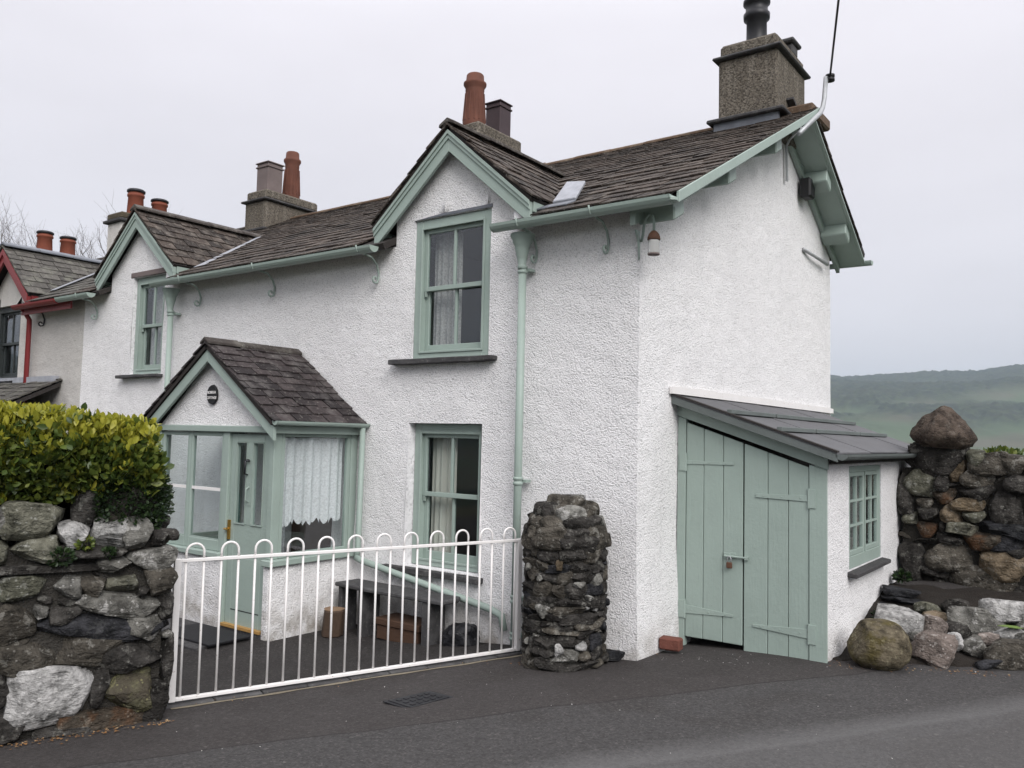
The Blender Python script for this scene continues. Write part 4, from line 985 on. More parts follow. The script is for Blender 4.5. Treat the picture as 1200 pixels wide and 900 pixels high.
# boundary wall under the hedge; face runs along WU from its corner WA, outward normal WN
WA, WU, WN = V((-1.51,-2.94,0)), V((-.3697,-.9292,0)), V((.9292,-.3697,0))
def wpt(u, z, d=0): return WA + WU*u - WN*d + V((0,0,z))
W_ROT = Matrix((WU, -WN, V((0,0,1)))).transposed().to_quaternion()
bwall = thing('boundary_wall', 'lichen-spotted rubble stone wall carrying the hedge beside the white gate', 'wall', wpt(1.2, -.1, .25))
m = MB(); m.obox(wpt(1.70, .42, .33), WU*1.67, WN*.262, V((0,0,.53))); put('wall_core', m, M['bed'], bwall)
WSTONES = [(0.723,1.097,0.26,0.167,'g'),(0.702,0.944,0.208,0.13,'g'),(0.524,1.012,0.14,0.118,'w'),(0.329,1.016,0.173,0.165,'w'),(0.201,1.02,0.173,0.167,'l'),(0.464,1.15,0.121,0.172,'d'),(0.288,1.123,0.125,0.093,'b'),(0.884,1.089,0.086,0.146,'l'),(0.875,0.925,0.086,0.127,'g'),(0.101,0.856,0.242,0.114,'l'),(0.075,0.97,0.103,0.08,'d'),(0.39,0.906,0.279,0.053,'d'),(0.656,0.83,0.501,0.056,'d'),(0.318,0.837,0.177,0.077,'l'),(0.746,0.735,0.201,0.11,'g'),(0.533,0.726,0.127,0.108,'l'),(0.418,0.719,0.121,0.095,'b'),(0.26,0.722,0.143,0.078,'g'),(0.052,0.737,0.164,0.149,'b'),(0.263,0.605,0.402,0.13,'l'),(0.542,0.572,0.143,0.08,'d'),(0.784,0.543,0.199,0.173,'b'),(0.659,0.595,0.074,0.065,'l'),(0.337,0.485,0.579,0.134,'s'),(0.41,0.37,0.354,0.189,'b'),(0.129,0.454,0.221,0.117,'l'),(0.744,0.344,0.304,0.164,'b'),(0.223,0.291,0.35,0.135,'d'),(0.576,0.136,0.385,0.268,'w'),(0.198,0.115,0.243,0.212,'y'),(0.325,-0.037,0.42,0.132,'r'),(0.504,-0.078,0.286,0.12,'d'),(0.787,0.0,0.15,0.162,'d'),(0.054,0.017,0.13,0.215,'d'),(0.347,0.149,0.087,0.161,'d'),(0.825,0.184,0.094,0.162,'d'),(0.015,0.58,0.094,0.149,'d'),(-0.004,0.258,0.066,0.247,'d'),(0.149,0.665,0.073,0.049,'d')]
rs = random.Random(12)
TILT = {19: -.10, 23: -.10, 24: -.14, 27: -.10, 31: -.08, 12: -.03}
for i, (u, z, w, h, c) in enumerate(WSTONES):
    pool = FLAT if (w > 2.6*h) else ROCKS
    dp = .20 if c != 'w' else .22
    q_ = W_ROT @ Matrix.Rotation(TILT.get(i, rs.uniform(-.05,.05)), 3, 'Y').to_quaternion()
    link('stone', rock_of(pool, i*3+1, c), bwall, wpt(u, z, .085 + rs.uniform(-.012,.02) + (.06 if z > 1.1 else 0)), q_, (w*1.24, dp*1.1, h*1.32))
occ = [(u, z, w, h) for u, z, w, h, _ in WSTONES]
for i in range(260):                                         # smaller stones packed into the gaps
    w, h = rs.uniform(.05,.13), rs.uniform(.03,.07); u, z = rs.uniform(-.01,.95), rs.uniform(-.12,1.0)
    cover = sum(max(0, min(u+w/2,a+c/2)-max(u-w/2,a-c/2))*max(0, min(z+h/2,b+d/2)-max(z-h/2,b-d/2)) for a, b, c, d in occ)
    if cover > .35*w*h: continue
    occ.append((u, z, w, h)); c = rs.choice('dddbblrg')
    link('stone', rock_of(SMALL, i, c), bwall, wpt(u, z, .095+rs.uniform(-.01,.02)), W_ROT @ Matrix.Rotation(rs.uniform(-.3,.3), 3, 'Y').to_quaternion(), (w*1.15, .14, h*1.2))
z = -.06; row = 0                                            # the rest of the wall runs on out of the picture
while z < 1.05:
    h = rs.uniform(.10,.17); u = .93 + rs.uniform(0,.05)
    while u < 3.3:
        w = rs.uniform(.14,.36); link('stone', rock_of(ROCKS if w < .28 else FLAT, rs.randrange(99), rs.choice('ddbblgrs')), bwall, wpt(u+w/2, z+h/2, .09+rs.uniform(-.02,.02)), W_ROT, (w*1.05, .2, h*1.08)); u += w
    z += h
z = -.05                                                     # end face towards the gate
while z < 1.0:
    h = rs.uniform(.09,.17); d = .10
    while d < .55:
        w = rs.uniform(.14,.28); link('stone', rock_of(ROCKS, rs.randrange(99), rs.choice('ddbbl')), bwall, wpt(.06, z+h/2, d+w/2), W_ROT, (.16, w*1.06, h*1.08)); d += w
    z += h
for i in range(10):
    w = rs.uniform(.16,.3); link('stone', rock_of(ROCKS, i, rs.choice('dbgl')), bwall, wpt(.1+i*.3, 1.03, .36), W_ROT, (w, .25, .12))

# gate pier against the cottage wall
pier = thing('gate_pier', 'round-topped dark rubble stone pier against the cottage wall beside the gate hinge', 'pier', (-.46,-.42,-.1))
PCX, PCY, PR = -.40, -.375, .305
def dome_r(z): return 1 if z < .80 else math.sqrt(max(.01, 1-((z-.80)/.37)**2))
mb = MB(); nk = 40
for i in range(31):
    for k in range(nk):
        a = 2*math.pi*k/nk; zz = -.12+i*.0425; rr_ = (PR-.030)*dome_r(zz) + .03*noise.noise((math.cos(a)*2.5, math.sin(a)*2.5, zz*6))
        mb.v.append((PCX+rr_*math.cos(a), PCY+rr_*math.sin(a), zz))
for i in range(30):
    for k in range(nk): mb.f.append((i*nk+k, i*nk+(k+1)%nk, (i+1)*nk+(k+1)%nk, (i+1)*nk+k))
put('pier_core', mb, M['bed'], pier, smooth=True)
z = -.12; k = 0
while z < 1.12:
    h = rs.uniform(.05,.11) if z < .8 else rs.uniform(.06,.09); PZ = PR*dome_r(z+h/2); a = rs.uniform(0,1); end = a + 2*math.pi
    while a < end-.15:
        w = rs.uniform(.10,.30) if h < .08 else rs.uniform(.09,.2); da = w/PZ
        if a+da > end: da = end-a; w = da*PZ
        am = a+da/2; hh = h*rs.uniform(.8,1.25); p = V((PCX+math.cos(am)*(PZ-.046), PCY+math.sin(am)*(PZ-.046), z+h/2+rs.uniform(-.012,.012))); rot = Matrix.Rotation(am+math.pi/2, 3, 'Z').to_quaternion() @ Matrix.Rotation(rs.uniform(-.08,.08), 3, 'Y').to_quaternion()
        c = rs.choices('dsbl', (10,4,5,.8) if z < .85 else (4,0,6,3))[0]
        link('stone', rock_of((FLAT if w > 2.4*h else ROCKS) if z < .75 else ROUND, k, c), pier, p, rot, (w*1.2, .12, hh*1.22) if z < .75 else (w*1.3, .16, h*1.7)); a += da; k += 1
    z += h*.95
view = math.atan2(CAM.y-PCY, CAM.x-PCX)
for da, zz, w, h, c in ((-.62,.60,.055,.06,'l'),(-.15,.70,.06,.08,'t'),(-.55,.36,.12,.10,'l'),(-.1,.10,.07,.09,'w'),(.42,.13,.10,.075,'w'),(.62,.46,.07,.05,'l'),(.55,.39,.055,.035,'w'),(.85,.58,.10,.11,'l'),(.80,.38,.05,.03,'w'),(-1.1,.12,.05,.05,'l'),(.35,.56,.10,.05,'l'),(-1.05,.66,.04,.06,'l'),(.2,.05,.05,.04,'l'),(-.7,.18,.05,.03,'l'),(.66,.82,.05,.05,'l')):
    am = view+da; p = V((PCX+math.cos(am)*(PR-.006), PCY+math.sin(am)*(PR-.006), zz)); k += 1
    link('stone', rock_of(SMALL, k, c), pier, p, Matrix.Rotation(am+math.pi/2, 3, 'Z').to_quaternion(), (w, .07, h))
IR = V((.80,.59,0)); IF = V((.59,-.80,0))
dome = rock_mesh(611, 4, .95, 3, .05); dome.materials.append(ST['b'])
link('stone', dome, pier, V((PCX,PCY,1.0))+IR*-.02+IF*.12, (0,0,.4), (.30,.26,.27))
# rubble at the foot of the bare cottage corner
tag(link('foot_stone', rock_of(FLAT, 1, 's'), None, (-.13,-.12,-.01), Matrix.Rotation(.6, 3, 'Z').to_quaternion(), (.22,.16,.07)), 'dark flat stone at the foot of the cottage wall beside the pier', 'stone')

# dry stone wall beyond the shed
rwall = thing('dry_stone_wall', 'tall dry stone wall of brown boulders running on from behind the shed', 'wall', (2.6, 3.2, .1))
put('wall_core', MB().box(1.26, 6.5, 3.12, 3.55, -.2, 1.40), M['mortar'], rwall)
RST = [(1.593,1.492,.505,.299,'d'),(1.454,1.271,.291,.212,'g'),(1.726,1.393,.194,.2,'t'),(1.916,1.33,.244,.15,'b'),(1.905,1.507,.161,.142,'g'),(2.014,1.468,.295,.18,'b'),(2.187,1.455,.201,.17,'b'),(2.222,1.298,.193,.131,'d'),(1.914,1.188,.299,.134,'d'),(2.161,1.076,.294,.277,'d'),(1.63,1.147,.225,.137,'r'),(1.829,1.088,.247,.103,'t'),(1.457,1.068,.149,.097,'b'),(1.683,.979,.173,.144,'t'),(1.878,.97,.189,.094,'g'),(1.332,.92,.144,.098,'g'),(1.481,.814,.185,.137,'r'),(1.792,.861,.233,.095,'g'),(2.111,.876,.377,.131,'s'),(1.681,.764,.201,.08,'d'),(1.96,.742,.358,.156,'r'),(2.124,.765,.255,.154,'s'),(1.513,.705,.265,.056,'d'),(1.701,.58,.436,.23,'b'),(2.13,.532,.368,.253,'t'),(1.54,.471,.264,.144,'d'),(1.949,.304,.515,.363,'b'),(1.299,1.14,.137,.329,'d'),(1.363,.492,.226,.324,'d'),(1.61,1.259,.109,.121,'d'),(2.23,.661,.172,.076,'d'),(2.254,.267,.164,.189,'d'),(1.497,.965,.185,.113,'d'),(1.632,.863,.087,.112,'d')]
for i, (x, z, w, h, c) in enumerate(RST):
    link('stone', rock_of(FLAT if w > 2.4*h else ROCKS, i*7+2, c), rwall, (x, 3.14+rs.uniform(-.02,.05), z), (rs.uniform(-.1,.1), rs.uniform(-.12,.12), rs.uniform(-.25,.25)), (w*1.22, rs.uniform(.24,.34), h*1.26))
occ = [(x, z, w, h) for x, z, w, h, _ in RST]
for i in range(220):
    w, h = rs.uniform(.07,.18), rs.uniform(.05,.10); u, z = rs.uniform(1.27,2.3), rs.uniform(.1,1.5)
    cover = sum(max(0, min(u+w/2,a+c/2)-max(u-w/2,a-c/2))*max(0, min(z+h/2,b+d/2)-max(z-h/2,b-d/2)) for a, b, c, d in occ)
    if cover > .4*w*h: continue
    occ.append((u, z, w, h)); link('stone', rock_of(SMALL, i, rs.choice('ddbbr')), rwall, (u, 3.20+rs.uniform(-.03,.03), z), (0, rs.uniform(-.3,.3), 0), (w*1.1, .2, h*1.15))
z = .05
while z < 1.5:
    h = rs.uniform(.12,.22); x = 2.33
    while x < 6.4:
        w = rs.uniform(.2,.5); link('stone', rock_of(ROCKS if w < 2*h else FLAT, rs.randrange(99), rs.choice('dbbtrgd')), rwall, (x+w/2, 3.15+rs.uniform(-.03,.03), z+h/2), (0, rs.uniform(-.06,.06), 0), (w*1.05, .3, h*1.08)); x += w
    z += h
for i in range(12): link('stone', rock_of(ROCKS, i, rs.choice('dbtb')), rwall, (1.5+i*.42, 3.45, 1.38+rs.uniform(-.05,.04)), (0, rs.uniform(-.2,.2), rs.uniform(0,3)), (.45,.35,.26))
CAPM = cap_mesh(); CAPM.materials.append(ST['c'])
tag(link('capstone', CAPM, None, (1.635, 3.12, 1.80), (.04, .06, .9), (.62,.56,.41)), 'large pointed brown boulder balanced on top of the dry stone wall', 'boulder')

# loose rocks at the roadside in front of that wall
LOOSE = [(1.545,.86,.155,.43,.40,.36,'m','big round mossy boulder at the corner of the shed','R'),
 (1.53,1.70,.16,.42,.34,.27,'w','bright white rock behind the round mossy boulder','R'),
 (1.733,1.95,.185,.20,.2,.13,'t','small tan rock between two white rocks','S'),
 (1.84,1.24,.10,.36,.30,.27,'p','pinkish grey craggy rock next to the round mossy boulder','R'),
 (1.965,1.50,.12,.13,.1,.16,'w','small white pointed stone leaning on a grey rock','S'),
 (2.005,2.0,.20,.44,.32,.26,'l','large grey rock with a white crusted top','R'),
 (2.07,1.52,.10,.21,.2,.18,'l','grey cracked rock below the large white-topped rock','R'),
 (2.30,1.52,.09,.36,.3,.22,'b','smooth brown rock at the edge of the road','R'),
 (2.28,1.88,.17,.24,.22,.12,'w','pale flat rock with a green leaf on it','S'),
 (2.19,1.34,.035,.18,.12,.07,'s','small blue slate lying on the kerb edge','F'),
 (2.12,2.2,.27,.18,.15,.08,'w','small white stone at the back of the rock pile','S'),
 (2.62,1.9,.12,.4,.3,.3,'b','brown rock at the far end of the roadside pile','R')]
LOOSE += [(2.20,2.10,.30,.34,.26,.20,'w','white crusted rock above the pale flat rock','R'),
 (1.76,1.72,.16,.24,.20,.20,'p','pinkish rock standing behind the craggy rock','R'),
 (2.45,1.72,.12,.26,.22,.2,'l','light grey rock at the picture edge above the brown rock','R'),
 (1.93,1.78,.14,.2,.18,.16,'d','dark rock under the large white-topped rock','R'),
 (1.64,2.12,.24,.2,.2,.12,'g','greenish rock on the soil behind the bright white rock','S'),
 (1.70,1.55,.10,.16,.14,.12,'l','little grey rock wedged between the white rock and the pinkish rock','S'),
 (2.15,1.72,.13,.16,.14,.11,'p','little pinkish rock in front of the pale flat rock','S'),
 (1.62,1.36,.06,.12,.10,.09,'d','little dark stone tucked behind the round mossy boulder','S'),
 (2.42,2.05,.22,.26,.22,.16,'l','pale grey rock at the back of the pile near the picture edge','R'),
 (1.86,2.22,.27,.22,.18,.14,'d','dark rock on the soil behind the white-topped rock','R')]
for i, (x, y, z, w, d, h, c, lab, pool) in enumerate(LOOSE):
    if i == 0:
        me = rock_mesh(333, 4, .85, 3, .03); me.materials.append(ST['m'])
    else: me = rock_of({'R': ROCKS, 'S': SMALL, 'F': FLAT}[pool], i*3+2, c)
    tag(link('loose_rock', me, None, (x, y, z), (rs.uniform(-.15,.15), rs.uniform(-.15,.15), rs.uniform(-.6,.6)), (w, d, h)), lab, 'rock', 'loose rocks beside the road')
q = MB(); q.prism([(2.2,1.80,.235),(2.25,1.76,.24),(2.33,1.77,.238),(2.37,1.82,.235),(2.32,1.86,.24),(2.24,1.85,.238)], (0,0,.003)); 
k = NM('broad_leaf'); M['bleaf'] = k.done((.11,.17,.035), .5); tag(put('fallen_leaf', q, M['bleaf']), 'green leaf lying on the pale flat rock', 'leaf')
for i, (y, z, w, lab) in enumerate(((2.32,.33,.34,'topmost slate of the stack beside the shed wall'), (2.26,.27,.36,'middle slate of the stack beside the shed wall'), (2.2,.20,.40,'lowest slate of the stack beside the shed wall'))):
    tag(link('stacked_slate', rock_of(FLAT, i+1, 's'), None, (1.42+i*.01, y, z), (0, .08, .4+.2*i), (w, .3, .06)), lab, 'slate', 'slates stacked beside the shed')
# soil bank and small plants behind the rocks
mb = MB()
for j in range(24):
    for i in range(24):
        x, y = 1.2+i*.09, .72+j*.105; zz = .02 + .30*sst(0, 2.0, y-.75-.35*(x-1.2)) + .03*noise.noise((x*5,y*5,2)); zz -= .4*sst(.12, -.05, (y-.72)-.62*(x-1.25)+.04)
        mb.v.append((x, y, zz))
for j in range(23):
    for i in range(23): mb.f.append((j*24+i, j*24+i+1, (j+1)*24+i+1, (j+1)*24+i))
tag(put('soil_bank', mb, M['soil'], smooth=True), kind='structure')

# ------------------------------------------------------------------ gate
gate = thing('gate', 'white metal bow-topped gate standing closed between the wall and the pier', 'gate', (GR.x*.5+GLF.x*.5, GR.y*.5+GLF.y*.5, -.1))
gd = V((GR.x-GLF.x, GR.y-GLF.y, 0)); glen = gd.length; gt = gd/glen; G0 = V((GLF.x, GLF.y, -.066)); gn = V((-gt.y, gt.x, 0))
def gp(s, z): return G0 + gt*s + V((0,0,z))
GH = .875
for s_ in (.015, glen-.02): put('end_post', MB().obox(gp(s_, GH/2), gt*.02, gn*.02, V((0,0,GH/2))), M['gate'], gate, bevel=.003)
for zz in (.012, GH-.012): put('rail', MB().obox(gp(glen/2, zz), gt*(glen/2-.036), gn*.016, V((0,0,.010))), M['gate'], gate, bevel=.002)
bars = [.065 + i*(glen-.125)/23 for i in range(24)]
for s_ in bars: put('bar', MB().tube([gp(s_, .022), gp(s_, GH-.022)], .0078, 8), M['gate'], gate, smooth=True)
for a, b in zip(bars[::2], bars[1::2]):
    c_, r_ = (a+b)/2, (b-a)/2; put('hoop', MB().tube([gp(a, GH)]+[gp(c_-r_*math.cos(math.pi*k/10), GH+.035+r_*math.sin(math.pi*k/10)) for k in range(11)]+[gp(b, GH)], .0078, 8), M['gate'], gate, smooth=True)
for zz in (.015, GH-.17):
    e_ = gp(glen, zz); q = MB(); q.tube([e_, e_+gt*.10], .010, 8); q.tube([e_+gt*.05-V((0,0,.03)), e_+gt*.05+V((0,0,.055))], .013, 8); put('hinge_pin', q, M['gate'], gate, smooth=True)
    q = MB(); q.tube([e_+gt*.09, e_+gt*.15], .014, 8); put('hinge_hook', q, M['rust'], gate)
# edging under the gate
q = MB(); a0, a1 = gp(-.03, -.03)-gn*.0, gp(glen+.08, -.03)
for k in range(9):
    t0, t1 = (glen+.1)*k/9-.03, (glen+.1)*(k+1)/9-.036; w_ = MB(); c0 = gp((t0+t1)/2, 0) ; c0.z = gz(c0.x, c0.y)-.03
    tag(put('kerb_block', MB().obox(c0 - gn*.01, gt*(t1-t0)/2, gn*.045, V((0,0,.042+.003*(k%3)))), M['slab'], bevel=.006), kind='structure')
c0 = gp(glen/2, 0) - gn*.085
mb = MB(); nseg = 20
for k in range(nseg+1):
    p = gp(glen*k/nseg, 0); e1, e2 = p-gn*(.058+.004*math.sin(k*2.1)), p-gn*(.088+.008*math.sin(k*1.7))
    mb.v += [(e1.x, e1.y, gz(e1.x,e1.y)+.004), (e2.x, e2.y, gz(e2.x,e2.y)+.004)]
for k in range(nseg): mb.f.append((2*k, 2*k+1, 2*k+3, 2*k+2))
k = NM('pale_sealant'); M['pale'] = k.done(k.mix(k.noise(k.coord(), 9, 4), (.12,.10,.07), (.25,.22,.165)), .9); tag(put('gate_edge_strip', mb, M['pale']), kind='structure')

# ------------------------------------------------------------------ things in the yard
bench = thing('slate_bench', 'low bench of dark slate slabs under the ground floor window', 'bench', (-2.2,-.25,-.21))
def slab_poly(pts, z, t): 
    q = MB(); q.prism([(x, y, z) for x, y in pts], (0,0,t)); return q
put('seat', slab_poly([(-2.93,-.10),(-2.95,-.38),(-2.5,-.42),(-1.95,-.40),(-1.60,-.41),(-1.58,-.20),(-1.63,-.12)], .19, .035), M['slab'], bench, bevel=.008)
put('leg', MB().box(-2.62,-2.56,-.39,-.16,-.24,.19), M['slab'], bench, bevel=.008); put('leg', MB().box(-1.84,-1.76,-.39,-.16,-.24,.19), M['slab'], bench, bevel=.008); put('leg', MB().box(-2.92,-2.87,-.36,-.16,-.24,.19), M['slab'], bench, bevel=.008)
cr = thing('wooden_box', 'brown wooden box on the ground under the slate bench', 'box', (-2.15,-.22,-.21))
put('body', MB().box(-2.42,-1.92,-.34,-.08,-.215,-.09), M['crate'], cr, bevel=.005); put('lid', MB().box(-2.44,-1.90,-.355,-.07,-.088,-.03), M['crate'], cr, bevel=.006)
lg = thing('log', 'cut log standing on end by the porch wall', 'log', (-2.80,-.52,-.22))
q = MB(); n_ = 7; rr = random.Random(8); ring = [(-2.80+.115*math.cos(2*math.pi*k/n_)*rr.uniform(.7,1.15), -.52+.105*math.sin(2*math.pi*k/n_)*rr.uniform(.85,1.1)) for k in range(n_)]
q.prism([(x, y, -.225) for x, y in ring], (.01,.02,.235)); put('bark', q, M['bark'], lg, bevel=.01); q = MB(); q.prism([(x*.97-2.79*.03, y*.97-.5*.03+.02, .0115) for x, y in ring], (0,0,.004)); put('cut_end', q, M['log_end'], lg)
bg = rock_mesh(900, 4, .8, 3, .12); bg.materials.append(M['bag']); tag(link('bin_bag', bg, None, (-1.55,-.20,-.10), (0,0,.3), (.34,.24,.26)), 'black plastic bag slumped under the end of the slate bench', 'bag')
tag(put('timber_offcut', MB().beam((-1.62,-.42,-.185),(-1.20,-.30,-.17),.07,.03), M['crate'], bevel=.004), 'short length of timber lying in the yard near the pier', 'timber')
q = MB(); q.box(.045,.215,.30,.40,-.02,.075); bk = put('brick', q, M['brick'], bevel=.012); tag(bk, 'red clay brick lying against the cottage corner by the shed', 'brick'); bk.rotation_euler.z = .12
# hung rope inside the porch
tag(put('garden_hose', MB().tube([(-4.62,-.30,1.0),(-4.62,-.31,.75),(-4.60,-.33,.52),(-4.56,-.33,.50),(-4.55,-.31,.7),(-4.58,-.30,.95),(-4.64,-.30,.98),(-4.66,-.30,.7),(-4.62,-.30,.56)], .010, 6), simple('green_hose', (.02,.14,.12), .5), smooth=True), 'dark green coiled hose hanging inside the porch', 'hose')
tag(put('wooden_pole', MB().tube([(-4.66,-.28,-.2),(-4.64,-.24,1.45)], .022, 8), M['green_old'], smooth=True), 'tall green pole standing inside the porch', 'pole')

# ------------------------------------------------------------------ fixtures on the gable
lamp = thing('outdoor_lamp', 'hanging lamp with brown cap and clear glass on the cottage corner under the gutter', 'lamp', (.165,-.10,3.05))
LX, LY = .168, -.10
q = MB(); q.lathe([(.043,0),(.045,.01),(.043,.09),(.043,.105)], (LX,LY,3.03), 16); 
k = NM('lamp_glass'); k.b.inputs['Transmission Weight'].default_value = .5; put('glass', q, k.done((.62,.62,.60), .15), lamp, smooth=True)
put('cap', MB().lathe([(.047,.105),(.050,.11),(.048,.130),(.040,.152),(.025,.170),(.011,.180)], (LX,LY,3.03), 16), M['rust'], lamp, smooth=True)
put('rim', MB().lathe([(.045,-.004),(.046,0),(.046,.008),(.043,.01)], (LX,LY,3.026), 16), M['grey_pot'], lamp, smooth=True)
q = MB(); q.tube([(LX,LY,3.21),(LX,LY,3.28),(LX-.012,LY,3.325),(LX-.045,LY+.01,3.345),(LX-.08,LY+.02,3.325),(LX-.10,LY+.03,3.27),(LX-.12,LY+.05,3.20),(.02,-.02,3.16)], .011, 8); put('arm', q, M['green'], lamp, smooth=True)
q = MB(); q.prism([(-.01,-.012,3.02),(-.01,-.012,3.24),(.0,-.10,3.24),(.0,-.05,3.16),(.0,-.03,3.04)], (.016,0,0)); put('wall_plate', q, M['green'], lamp)
sb = thing('sensor_box', 'small black floodlight box on the gable wall below the roof verge', 'floodlight', (.05,3.95,4.5))
q = MB(); q.box(.02,.15,3.86,4.05,4.47,4.70); put('body', q, M['black_plastic'], sb, bevel=.02); q = MB(); q.tube([(.03,3.92,4.72),(.06,3.88,4.83),(.03,3.75,4.90)], .014, 6); q.tube([(.03,3.95,4.72),(.05,3.98,4.85),(.10,3.98,5.0),(.28,3.75,5.06)], .012, 6); put('cable', q, M['green'], sb, smooth=True)
ms = thing('cable_mast', 'white bent metal mast on the gable verge carrying the overhead cable', 'mast', (.04,3.40,4.55))
q = MB(); q.tube([(.45,2.50,4.72),(.45,3.20,5.16),(.45,3.30,5.26),(.45,3.36,5.38),(.45,3.42,5.64)], .026, 8); put('mast_tube', q, M['grey_metal'], ms, smooth=True)
q = MB(); q.beam((.03,3.40,4.54),(.03,3.38,4.95),.035,.02,(1,0,0)); q.tube([(.03,3.38,4.93),(.12,3.2,4.93),(.43,2.62,4.82)], .013, 6); put('strap', q, M['grey_metal'], ms)
q = MB(); q.lathe([(.02,0),(.05,.01),(.05,.035),(.03,.045),(.05,.055),(.05,.08),(.02,.09)], (.485,3.455,5.59), 12); put('insulator', q, M['black_plastic'], ms, smooth=True)
q = MB(); pts = []
for k in range(15):
    t = k/14; pts.append(V((.485,3.455,5.66)).lerp(V((3.9,-6.8,6.8)), t) - V((0,0,1.2*math.sin(math.pi*t)))*.12)
q.tube(pts, .011, 6); tag(put('overhead_cable', q, M['black_plastic'], smooth=True), 'black overhead cable rising from the mast on the gable', 'cable')
tag(put('wall_peg', MB().tube([(.01,4.05,3.90),(.05,4.4,3.87),(.06,4.85,3.86)], [.022,.018,.024], 8), M['grey_metal'], smooth=True), 'grey metal rod fixed across the gable wall near the rear eave', 'rod')

# ------------------------------------------------------------------ drain cover in the road
dz = gz(-.56,-1.79)
dc = thing('drain_cover', 'dark rectangular iron drain cover set in the tarmac in front of the gate', 'drain cover', (-.56,-1.79,dz))
A_, B_, C_, D_ = (V((-.70,-1.97,dz+.002)), V((-.62,-1.63,dz+.002)), V((-.42,-1.62,dz+.002)), V((-.46,-1.98,dz+.002)))
mb = MB(); mb.prism([A_, B_, C_, D_], (0,0,.006)); put('frame', mb, M['black_metal'], dc)
mid = (A_+B_+C_+D_)/4; mb = MB(); mb.prism([mid+(p-mid)*.86+V((0,0,.006)) for p in (A_,B_,C_,D_)], (0,0,.004)); put('lid', mb, M['black_metal'], dc)
for i in range(5):
    for j in range(3):
        u_, v_ = .2+.15*i, .25+.25*j; p = A_.lerp(B_, u_).lerp(D_.lerp(C_, u_), v_); put('stud', MB().box(p.x-.014,p.x+.014,p.y-.014,p.y+.014,dz+.011,dz+.016), M['black_metal'], dc)

# ------------------------------------------------------------------ hedge and plants
def leaf_mesh(name, w, fold, bend):
    mb = MB(); prof = [(0,.02),(.22,.62),(.5,1.),(.78,.72),(1,.04)]
    for t, k_ in prof:
        zc = bend*t*t; mb.v += [(-w*k_, t, zc+fold*k_), (0, t, zc), (w*k_, t, zc+fold*k_)]
    for i in range(4):
        a = 3*i; mb.f += [(a, a+1, a+4, a+3), (a+1, a+2, a+5, a+4)]
    me = bpy.data.meshes.new(name); me.from_pydata(mb.v, [], mb.f); shade(me); return me
def leaf_mat(name, a, b, c):
    k = NM(name); col = k.ramp(k.rand(), [(0, a), (.5, b), (1, c)])
    k.l(col, k.b.inputs['Base Color']); k.b.inputs['Roughness'].default_value = .42; k.b.inputs['Specular IOR Level'].default_value = .4
    t_ = k.n('ShaderNodeBsdfTranslucent'); k.l(col, t_.inputs[0]); mx = k.n('ShaderNodeMixShader'); mx.inputs[0].default_value = .25
    k.l(k.b.outputs[0], mx.inputs[1]); k.l(t_.outputs[0], mx.inputs[2]); k.l(mx.outputs[0], k.out.inputs['Surface']); return k.m
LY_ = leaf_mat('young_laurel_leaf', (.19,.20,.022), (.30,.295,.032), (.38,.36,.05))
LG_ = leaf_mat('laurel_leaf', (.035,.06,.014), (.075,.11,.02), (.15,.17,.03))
LD_ = leaf_mat('dark_small_leaf', (.010,.022,.008), (.018,.035,.012), (.03,.055,.015))
hedge = thing('laurel_hedge', 'clipped laurel hedge with yellow-green young leaves on top of the stone wall', 'hedge', wpt(.9, 1.0, .35))
HU0, HU1, HZ0, HZ1 = .10, 3.2, 1.29, 1.635
def hedge_pt(r):
    """a point and outward direction on the hedge's clipped surface: front face, top and end"""
    k = r.random()
    if k < .52: u, z, d = r.uniform(HU0, HU1 if r.random() < .35 else 1.1), r.uniform(HZ0-.06, HZ1), 0; n = V((0,1,.35))
    elif k < .86: u, d, z = r.uniform(HU0, HU1 if r.random() < .35 else 1.1), r.uniform(0,.85), HZ1; n = V((0,.15,1))
    else: d, z, u = r.uniform(0,.85), r.uniform(HZ0-.05,HZ1), HU0; n = V((1,0,.35))
    top = HZ1 + .085*u + .03*noise.noise((u*3, d*3, 1)); z = HZ0 + (z-HZ0)*(top-HZ0)/(HZ1-HZ0)
    fr_ = (z-HZ0)/(top-HZ0); rd = .10*max(0, fr_-.55)**1.0/.45
    if n.x: u += rd
    elif n.y > .5: d += rd*.9 + .05*max(0, .2-fr_)/.2
    bul = .05*noise.noise((u*4, z*4, d*4))
    loc = wpt(u, z, d) + (WN*n.y - WU*n.x + V((0,0,n.z))).normalized()*(bul - r.uniform(0,.10))
    return loc, (WN*n.y - WU*n.x + V((0,0,n.z))).normalized(), fr_
def leaf_frame(r, out, upb, spread):
    d = (out*1.0 + V((0,0,upb)) + V((r.gauss(0,spread), r.gauss(0,spread), r.gauss(0,spread)))).normalized()
    sd = d.cross(V((r.gauss(0,1), r.gauss(0,1), r.gauss(0,1)))).normalized(); n = sd.cross(d)
    return Matrix((sd, d, n)).transposed()
leaves = []; rh = random.Random(77)
for _ in range(3000):                                        # shoots: a rosette of leaves each
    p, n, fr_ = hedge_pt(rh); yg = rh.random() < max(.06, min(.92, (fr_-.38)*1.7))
    for k in range(rh.randint(3,5)):
        sz = rh.choice((rh.uniform(.03,.05), rh.uniform(.04,.065)))*(1 if yg else 1.12)
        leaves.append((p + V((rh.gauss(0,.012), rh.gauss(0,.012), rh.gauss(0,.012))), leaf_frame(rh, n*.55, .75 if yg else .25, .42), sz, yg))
LM = {}
for yg in (0, 1):
    for i in range(3):
        me = leaf_mesh('leaf', .26+.03*i, .07+.03*i, .12-.12*i); me.materials.append(LY_ if yg else LG_); LM[yg, i] = me
